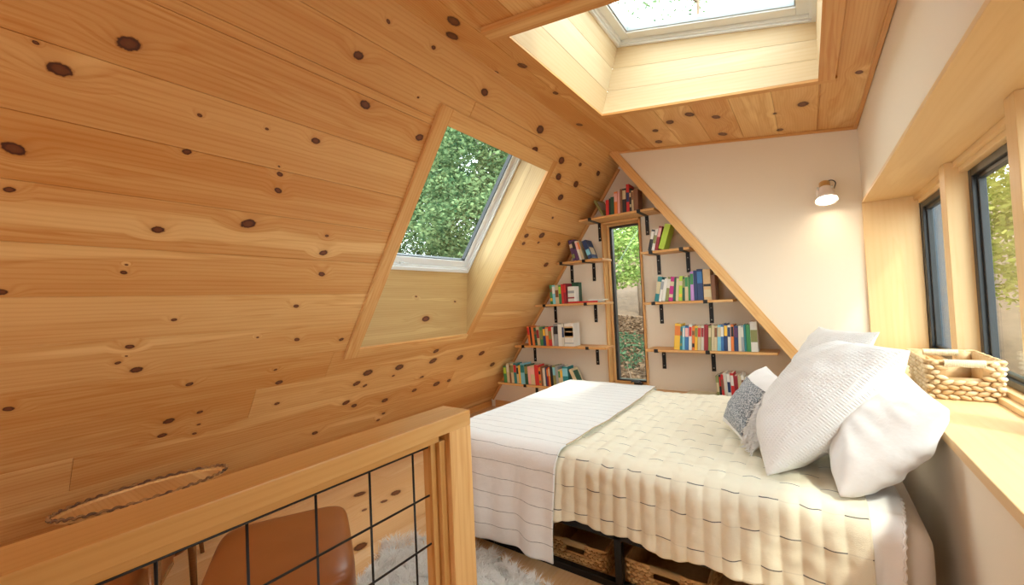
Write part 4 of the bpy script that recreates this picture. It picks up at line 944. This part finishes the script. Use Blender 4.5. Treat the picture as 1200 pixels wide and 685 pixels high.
# ------------------------------------------------------------------ sheepskin rug
M_FUR = leafm('white_fur', (0.86, 0.84, 0.80), (0.94, 0.93, 0.91))
mb = MB(); rr = random.Random(11)
rcx, rcy, ra, rb = -1.36, 1.35, 0.62, 0.36
def rug_r(th): return 1+0.10*math.sin(3*th+0.5)+0.06*math.sin(5*th)
mb.lathe([(0.001, 0), (0.5, 0.0), (0.5, 0.010), (0.001, 0.012)], 24, Matrix.Translation((0, 0, 0)) @ Matrix.Diagonal((ra*1.7, rb*1.7, 1, 1)))
rug = mb.build('sheepskin_rug', M_FUR); rug.location = (rcx, rcy, 0.002)
tag(rug, 'shaggy white sheepskin rug on the floor beside the bed', 'rug')
mb = MB()
for i in range(15000):
    th = rr.random()*2*math.pi; q = math.sqrt(rr.random())*rug_r(th)*0.93
    x, y = ra*q*math.cos(th), rb*q*math.sin(th); cl = noise.noise(Vector((x*14, y*14, 1)))*3
    an = th*0.5+cl*2+rr.uniform(-.6, .6); ln = rr.uniform(0.035, 0.062)
    d = Vector((math.cos(an)*0.55, math.sin(an)*0.55, 0.75)); p = Vector((x, y, 0.008)); sd_ = Vector((-math.sin(an), math.cos(an), 0))*0.0019
    a = [p-sd_, p+sd_, p+d*ln*0.55+sd_*0.8, p+d*ln*0.55-sd_*0.8, p+d*ln+Vector((math.cos(an), math.sin(an), -0.35))*ln*0.3]
    vs = [mb.bm.verts.new(k) for k in a]; f1 = mb.bm.faces.new(vs[:4]); f2 = mb.bm.faces.new((vs[3], vs[2], vs[4])); mb.paint([f1, f2])
fu = mb.build('fur', M_FUR, rug)

# ------------------------------------------------------------------ leather ottoman and lounge chair beyond the railing
def leather():
    m, nt, b = mat_new('tan_leather'); L = nt.links.new
    tc = N(nt, 'ShaderNodeTexCoord'); nz = N(nt, 'ShaderNodeTexNoise'); nz.inputs['Scale'].default_value = 5; nz.inputs['Detail'].default_value = 6; L(tc.outputs['Object'], nz.inputs['Vector'])
    mx = N(nt, 'ShaderNodeMix', data_type='RGBA'); mx.inputs['A'].default_value = (0.20, 0.060, 0.013, 1); mx.inputs['B'].default_value = (0.34, 0.115, 0.028, 1)
    L(nz.outputs['Fac'], mx.inputs['Factor']); L(mx.outputs['Result'], b.inputs['Base Color']); b.inputs['Roughness'].default_value = 0.34
    vo = N(nt, 'ShaderNodeTexVoronoi'); vo.inputs['Scale'].default_value = 350; L(tc.outputs['Object'], vo.inputs['Vector'])
    bp = N(nt, 'ShaderNodeBump'); bp.inputs['Strength'].default_value = 0.12; bp.inputs['Distance'].default_value = 0.001; L(vo.outputs['Distance'], bp.inputs['Height']); L(bp.outputs[0], b.inputs['Normal'])
    return m
M_LEATHER = leather(); M_WALNUT = pine('walnut_wood', light_c=(0.36, 0.17, 0.06), mid_c=(0.22, 0.09, 0.03), rough=0.2, ring=40)
def pad(mb, x0, x1, y0, y1, z0, z1, r=0.05, n=14, crown=0.015):
    """upholstered pad: rounded box with a crowned top"""
    def sup(a): return math.copysign(abs(a)**0.30, a)
    cx_, cy2, cz = (x0+x1)/2, (y0+y1)/2, (z0+z1)/2
    def f(a, b):
        th = a*2*math.pi; ph = (b-0.5)*math.pi
        X = sup(math.cos(th))*sup(math.cos(ph)+1e-9); Y = sup(math.sin(th))*sup(math.cos(ph)+1e-9); Z = sup(math.sin(ph))
        zz = cz+Z*(z1-z0)/2+(crown*(1-X*X)*(1-Y*Y) if Z > 0.5 else 0)
        return Vector((cx_+X*(x1-x0)/2, cy2+Y*(y1-y0)/2, zz)), (a, b)
    mb.grid(f, n*5, n*2)
    bmesh.ops.remove_doubles(mb.bm, verts=mb.bm.verts, dist=1e-5)
ot = thing('ottoman', 'square tan leather ottoman seen through the wire grid', 'ottoman', (-1.72, 0.79, 0), rotz=R(-29))
mb = MB(); pad(mb, -0.31, 0.31, -0.25, 0.25, 0.23, 0.395); mb.build('seat', M_LEATHER, ot, smooth=True)
mb = MB(); P = [(0.305*math.copysign(abs(math.cos(t_))**0.3, math.cos(t_)), 0.246*math.copysign(abs(math.sin(t_))**0.3, math.sin(t_)), 0.335) for t_ in [i*2*math.pi/64+0.02 for i in range(64)]]
mb.tube(P, 0.0035, 6, closed=True); mb.build('piping', M_STITCH, ot, smooth=True)
mb = MB(); mb.box(-0.27, 0.27, -0.21, 0.21, 0.195, 0.235); mb.build('seat_frame', M_WALNUT, ot, bevel=0.004)
for sx in (-1, 1):
    for sy in (-1, 1):
        mb = MB(); mb.tube([(sx*0.24, sy*0.18, 0.2), (sx*0.26, sy*0.20, 0.0)], [0.018, 0.011], 12); mb.build('leg', M_WALNUT, ot, smooth=True)
lc = thing('lounge_chair', 'tan leather lounge chair with glossy wooden arm beside the ottoman', 'chair', (-2.24, 0.24, 0), rotz=R(-29))
mb = MB(); pad(mb, -0.32, 0.30, -0.30, 0.30, 0.25, 0.41); mb.build('seat', M_LEATHER, lc, smooth=True)
mb = MB(); pad(mb, -0.40, -0.29, -0.30, 0.30, 0.28, 0.47); o = mb.build('backrest', M_LEATHER, lc, smooth=True); o.rotation_euler = (0, R(-14), 0)
mb = MB(); mb.box(-0.30, 0.27, -0.27, 0.27, 0.20, 0.25); mb.build('seat_frame', M_WALNUT, lc, bevel=0.006)
for sy in (-1, 1):
    mb = MB(); mb.prism([(-0.34, sy*0.335-0.035), (0.20, sy*0.335-0.035), (0.245, sy*0.335-0.02), (0.26, sy*0.335), (0.245, sy*0.335+0.02), (0.20, sy*0.335+0.035), (-0.34, sy*0.335+0.035)], 2, 0.465, 0.495)
    mb.build('armrest', M_WALNUT, lc, bevel=0.008)
    mb = MB(); mb.tube([(0.17, sy*0.335, 0.47), (0.20, sy*0.335, 0.0)], [0.02, 0.012], 12); mb.build('leg', M_WALNUT, lc, smooth=True)
    mb = MB(); mb.tube([(-0.28, sy*0.335, 0.47), (-0.33, sy*0.335, 0.0)], [0.02, 0.012], 12); mb.build('leg', M_WALNUT, lc, smooth=True)

# braided oval tray leaning at the foot of the slope
M_BRAID = weave_mat('brown_braid', (0.40, 0.20, 0.07), (0.10, 0.04, 0.02))
tr = thing('braided_tray', 'oval wooden tray with a braided cord rim against the sloped boards', 'tray', (-2.90, 0.66, -0.035))
TA, TBB = 0.36, 0.15
st = thing('low_stool', 'low wooden stool under the braided tray by the slope', 'stool', (-2.90, 0.66, -0.035))
mb = MB(); mb.lathe([(0.001, 0.385), (0.98, 0.385), (1.0, 0.395), (1.0, 0.405), (0.98, 0.41), (0.001, 0.41)], 40, Matrix.Diagonal((0.15, 0.30, 1, 1))); mb.build('seat', M_WALNUT, st)
for sx in (-1, 1):
    for sy in (-1, 1):
        mb = MB(); mb.tube([(sx*0.08, sy*0.17, 0.39), (sx*0.10, sy*0.20, 0.035)], [0.016, 0.010], 10); mb.build('leg', M_WALNUT, st, smooth=True)
mb = MB(); mb.lathe([(0.001, 0.412), (0.95, 0.412), (1.0, 0.430), (0.96, 0.430), (0.92, 0.420), (0.001, 0.420)], 48, Matrix.Diagonal((TBB, TA, 1, 1))); mb.build('tray_base', M_PINE, tr, smooth=False)
mb = MB(); rr = random.Random(2); nb = 90
for k in range(nb):
    a0 = k*2*math.pi/nb; a1 = (k+1.7)*2*math.pi/nb; s_ = 0.004 if k % 2 else -0.004
    P = [Vector(((TBB+s_*(1-2*t_))*math.cos(a0+(a1-a0)*t_), (TA+s_*(1-2*t_))*math.sin(a0+(a1-a0)*t_), 0.436+s_*math.sin(t_*3.14))) for t_ in (0, .25, .5, .75, 1)]
    mb.tube(P, [0.002, 0.006, 0.007, 0.006, 0.002], 6, c=(rr.random(), 0, 0, 1))
mb.build('braided_rim', M_BRAID, tr, smooth=True)

# ------------------------------------------------------------------ outdoors
def crown(mb, c, rad, n, size, rr, shell=0.55):
    c = Vector(c)
    for i in range(n):
        d = Vector((rr.gauss(0, 1), rr.gauss(0, 1), rr.gauss(0, 1))).normalized(); q = rr.uniform(shell, 1.0)
        lump = 1+0.35*noise.noise(d*2.2+c)
        p = c+Vector((d.x*rad[0], d.y*rad[1], d.z*rad[2]))*q*lump
        a = Vector((rr.gauss(0, 1), rr.gauss(0, 1), rr.gauss(0, 0.5))).normalized(); b = a.cross(Vector((rr.gauss(0, 1), rr.gauss(0, 1), rr.gauss(0, 1)))).normalized()
        s_ = size*rr.uniform(0.5, 1.2)
        vs = [mb.bm.verts.new(p+a*s_*k+b*s_*l*0.55) for k, l in ((-1, 0), (0, -1), (1, 0), (0, 1))]
        f = mb.bm.faces.new(vs); mb.paint([f])
def tree(label, loc, h, blobs, leaf, bark, n=2600, size=0.11, seed=0, trunk=0.12, lean=(0, 0), cat='tree', name='tree'):
    rr = random.Random(seed); t = thing(name, label, cat, loc, group='%ss outside the windows' % cat)
    mb = MB(); pts = [Vector((lean[0]*k/6*h, lean[1]*k/6*h, h*k/6))+Vector((rr.uniform(-.06, .06), rr.uniform(-.06, .06), 0))*(k > 0) for k in range(7)]
    mb.tube(pts, [trunk*(1-0.12*k) for k in range(7)], 10)
    for k in range(6):
        b0 = pts[rr.randint(2, 5)]; d = Vector((rr.uniform(-1, 1), rr.uniform(-1, 1), rr.uniform(0.2, 0.9))); mb.tube([b0, b0+d*0.3*h/5, b0+d*0.65*h/5+Vector((0, 0.08, 0.05)), b0+d*h/5+Vector((0.05, 0, 0.18))], [trunk*0.3, trunk*0.2, trunk*0.12, trunk*0.04], 6)
    mb.build('trunk', bark, t, smooth=True)
    mb = MB()
    for (c, rad) in blobs: crown(mb, c, rad, int(n*(rad[0]*rad[1]*rad[2])**0.6/3), size, rr)
    mb.build('foliage', leaf, t)
    return t
# ground outside: falls away left, rises behind the gable
M_GROUND = plain('leaf_litter', (0.15, 0.09, 0.05), 0.95, bump=1.0, bscale=14, var=0.55)
def ground_fn(a, b):
    x = -22+a*40; y = -10+b*36
    z = -2.6+0.25*noise.noise(Vector((x*0.3, y*0.3, 0)))+0.12*noise.noise(Vector((x*1.1, y*1.1, 4)))
    if y > 5: z += (y-5)*0.36
    if x < -6: z += (-6-x)*0.1
    return Vector((x, y, z)), (x, y)
mb = MB(); mb.grid(ground_fn, 90, 90); mb.build('ground', M_GROUND, smooth=True, kind='structure')
def gz(x, y): return ground_fn((x+22)/40, (y+10)/36)[0].z
# left of the house (seen through the roof window)
for i, (x, y, h, br, leaf, lab) in enumerate([
    (-6.6, 8.0, 7.6, M_BARKP, M_LEAF, 'pale trunked leafy tree in the middle of the roof window view'),
    (-8.9, 13.4, 10.6, M_BARK, M_LEAFD, 'dark leafy tree at the right of the roof window view'),
    (-11.2, 9.2, 9.8, M_BARK, M_LEAF, 'broad green tree at the left of the roof window view'),
    (-14.6, 15.2, 12.4, M_BARK, M_LEAFD, 'tall dark tree standing farthest back beyond the roof window'),
    (-10.6, 4.4, 7.0, M_BARK, M_LEAFD, 'low dark tree left of the roof window view, mostly out of sight')]):
    z0 = gz(x, y); q = 1.9 if i else 1.5
    tree(lab, (x, y, z0), h, [((0, 0, h*0.84), (q, q, q)), ((0.3, -0.4, h*0.62), (q, q, q*0.8)), ((-0.3, 0.3, h*0.40), (q*1.05, q*1.05, q*0.8))], leaf, br, n=20000 if i < 4 else 5000, size=0.062, seed=30+i, trunk=0.11)
# behind the gable
for i, (x, y, h, leaf, lab) in enumerate([
    (-4.5, 10.4, 4.9, M_LEAFB, 'bright green tree high up behind the tall gable window'),
    (-4.7, 14.2, 6.5, M_LEAFB, 'taller green tree deeper in the woods behind the gable window'),
    (-0.9, 14.2, 6.8, M_LEAFD, 'dark-leaved tree to the right behind the gable window')]):
    z0 = gz(x, y)
    tree(lab, (x, y, z0), h, [((0, 0, h*0.82), (1.6, 1.5, 1.3)), ((0.3, -0.3, h*0.58), (1.6, 1.5, 0.9))], leaf, M_BARK, n=12000, size=0.06, seed=50+i, trunk=0.07)
for i, (x, y, r_, lab) in enumerate([(-3.42, 9.3, 0.52, 'dark shrub on the bank outside the gable window'), (-3.75, 7.9, 0.40, 'rounded shrub farther up the bank outside the gable window'), (-2.30, 6.25, 0.26, 'small leafy sapling nearest the gable window')]):
    tree(lab, (x, y, gz(x, y)), r_*1.8, [((0, 0, 1.25 if i == 0 else r_), (r_, r_, r_*0.8))], M_LEAFD, M_BARK, n=6500, size=0.05, seed=70+i, trunk=0.02, cat='shrub', name='shrub')
for i in range(9):
    rr = random.Random(90+i); x, y = (-2.0, -2.75, -2.2, -3.2, -3.1, -4.3, -4.6, -3.6, -2.6)[i], (5.6, 6.3, 6.9, 7.0, 8.3, 9.6, 8.2, 11.2, 5.5)[i]; r_ = rr.uniform(0.10, 0.2)
    mb = MB(); mb.lathe([(0.001, -0.4), (0.7, -0.3), (1, 0.1), (0.75, 0.5), (0.3, 0.7), (0.001, 0.72)], 12, caps=False)
    for v in mb.bm.verts: v.co = v.co*r_*(1+0.35*noise.noise(v.co*1.7+Vector((i, 0, 0))))
    o = mb.build('rock', plain('grey_stone_%d' % i, (0.33+0.03*(i % 3), 0.29, 0.25), 0.9, bump=1, bscale=20, var=0.3), smooth=True); o.location = (x, y, gz(x, y))
    tag(o, 'brown-grey boulder lying on the leaf-covered bank beyond the gable window', 'rock', 'boulders on the bank')
# right of the house (seen through the casements)
for i, (x, y, h, leaf, lab) in enumerate([
    (4.6, 15.4, 6.5, M_LEAFY, 'yellow-green tree seen through the second casement'),
    (3.3, 10.6, 5.0, M_LEAFY, 'sunlit yellow bush-like tree nearest the casements'),
    (8.4, 12.0, 7.0, M_LEAF, 'green tree at the far right outside the casements')]):
    z0 = gz(x, y)
    tree(lab, (x, y, z0), h, [((0, 0, h*0.8), (1.7, 1.7, 1.4)), ((0.3, 0.3, h*0.5), (1.7, 1.7, 1.2))], leaf, M_BARK, n=8000, size=0.065, seed=110+i, trunk=0.16)
tr_ = tree('bare brown trunk standing close outside the second casement', (2.75, 7.5, gz(2.75, 7.5)), 6.4, [((0, 0, 6.3), (0.8, 0.8, 0.6))], M_LEAFY, plain('brown_trunk', (0.30, 0.17, 0.09), 0.9, bump=0.8, bscale=25, var=0.3), n=2500, size=0.08, seed=140, trunk=0.26)
sh = thing('shed', 'dark blue-grey outbuilding with vertical board siding outside the first casement', 'shed', (1.22, 7.6, gz(1.22, 7.6)))
M_SIDE = plain('dark_siding', (0.045, 0.065, 0.085), 0.6, var=0.3)
mb = MB()
for i in range(8): mb.box(-0.40+i*0.10, -0.303+i*0.10, -0.8, -0.78, 0, 5.6, 2)
mb.box(-0.40, 0.40, -0.78, 0.8, 0, 5.6, 2); mb.build('siding', M_SIDE, sh, bevel=0.004)
mb = MB(); mb.prism([(-0.5, 5.6), (0.5, 5.6), (0.5, 5.66), (0, 5.95), (-0.5, 5.66)], 1, -0.95, 0.95); mb.build('roof', M_FRAME_B, sh)
# thin branches above the skylight
tree('tall thin-leafed tree whose top shows through the ceiling skylight', (-1.6, 9.4, gz(-1.6, 9.4)), 10.2, [((0, 0, 9.6), (2.0, 1.5, 1.1))], M_LEAF, M_BARK, n=2600, size=0.05, seed=150, trunk=0.08)
# fallen leaves on the bank outside the gable
mb = MB(); rr = random.Random(77)
for i in range(9000):
    y = rr.uniform(4.8, 14); x = -0.36*y+rr.gauss(0, 0.8); z = gz(x, y)+rr.uniform(0.0, 0.05)
    a = Vector((rr.gauss(0, 1), rr.gauss(0, 1), rr.gauss(0, 0.3))).normalized(); b = a.cross(Vector((rr.gauss(0, .5), rr.gauss(0, .5), 1))).normalized(); s_ = rr.uniform(0.03, 0.075)
    f = mb.bm.faces.new([mb.bm.verts.new(Vector((x, y, z))+a*s_*k+b*s_*l*0.6) for k, l in ((-1, 0), (0, -1), (1, 0), (0, 1))]); mb.paint([f])
tag(mb.build('leaf_litter', leafm('fallen_leaves', (0.06, 0.03, 0.015), (0.42, 0.27, 0.17))), 'brown fallen leaves covering the bank outside the gable window', 'leaves', kind='stuff')
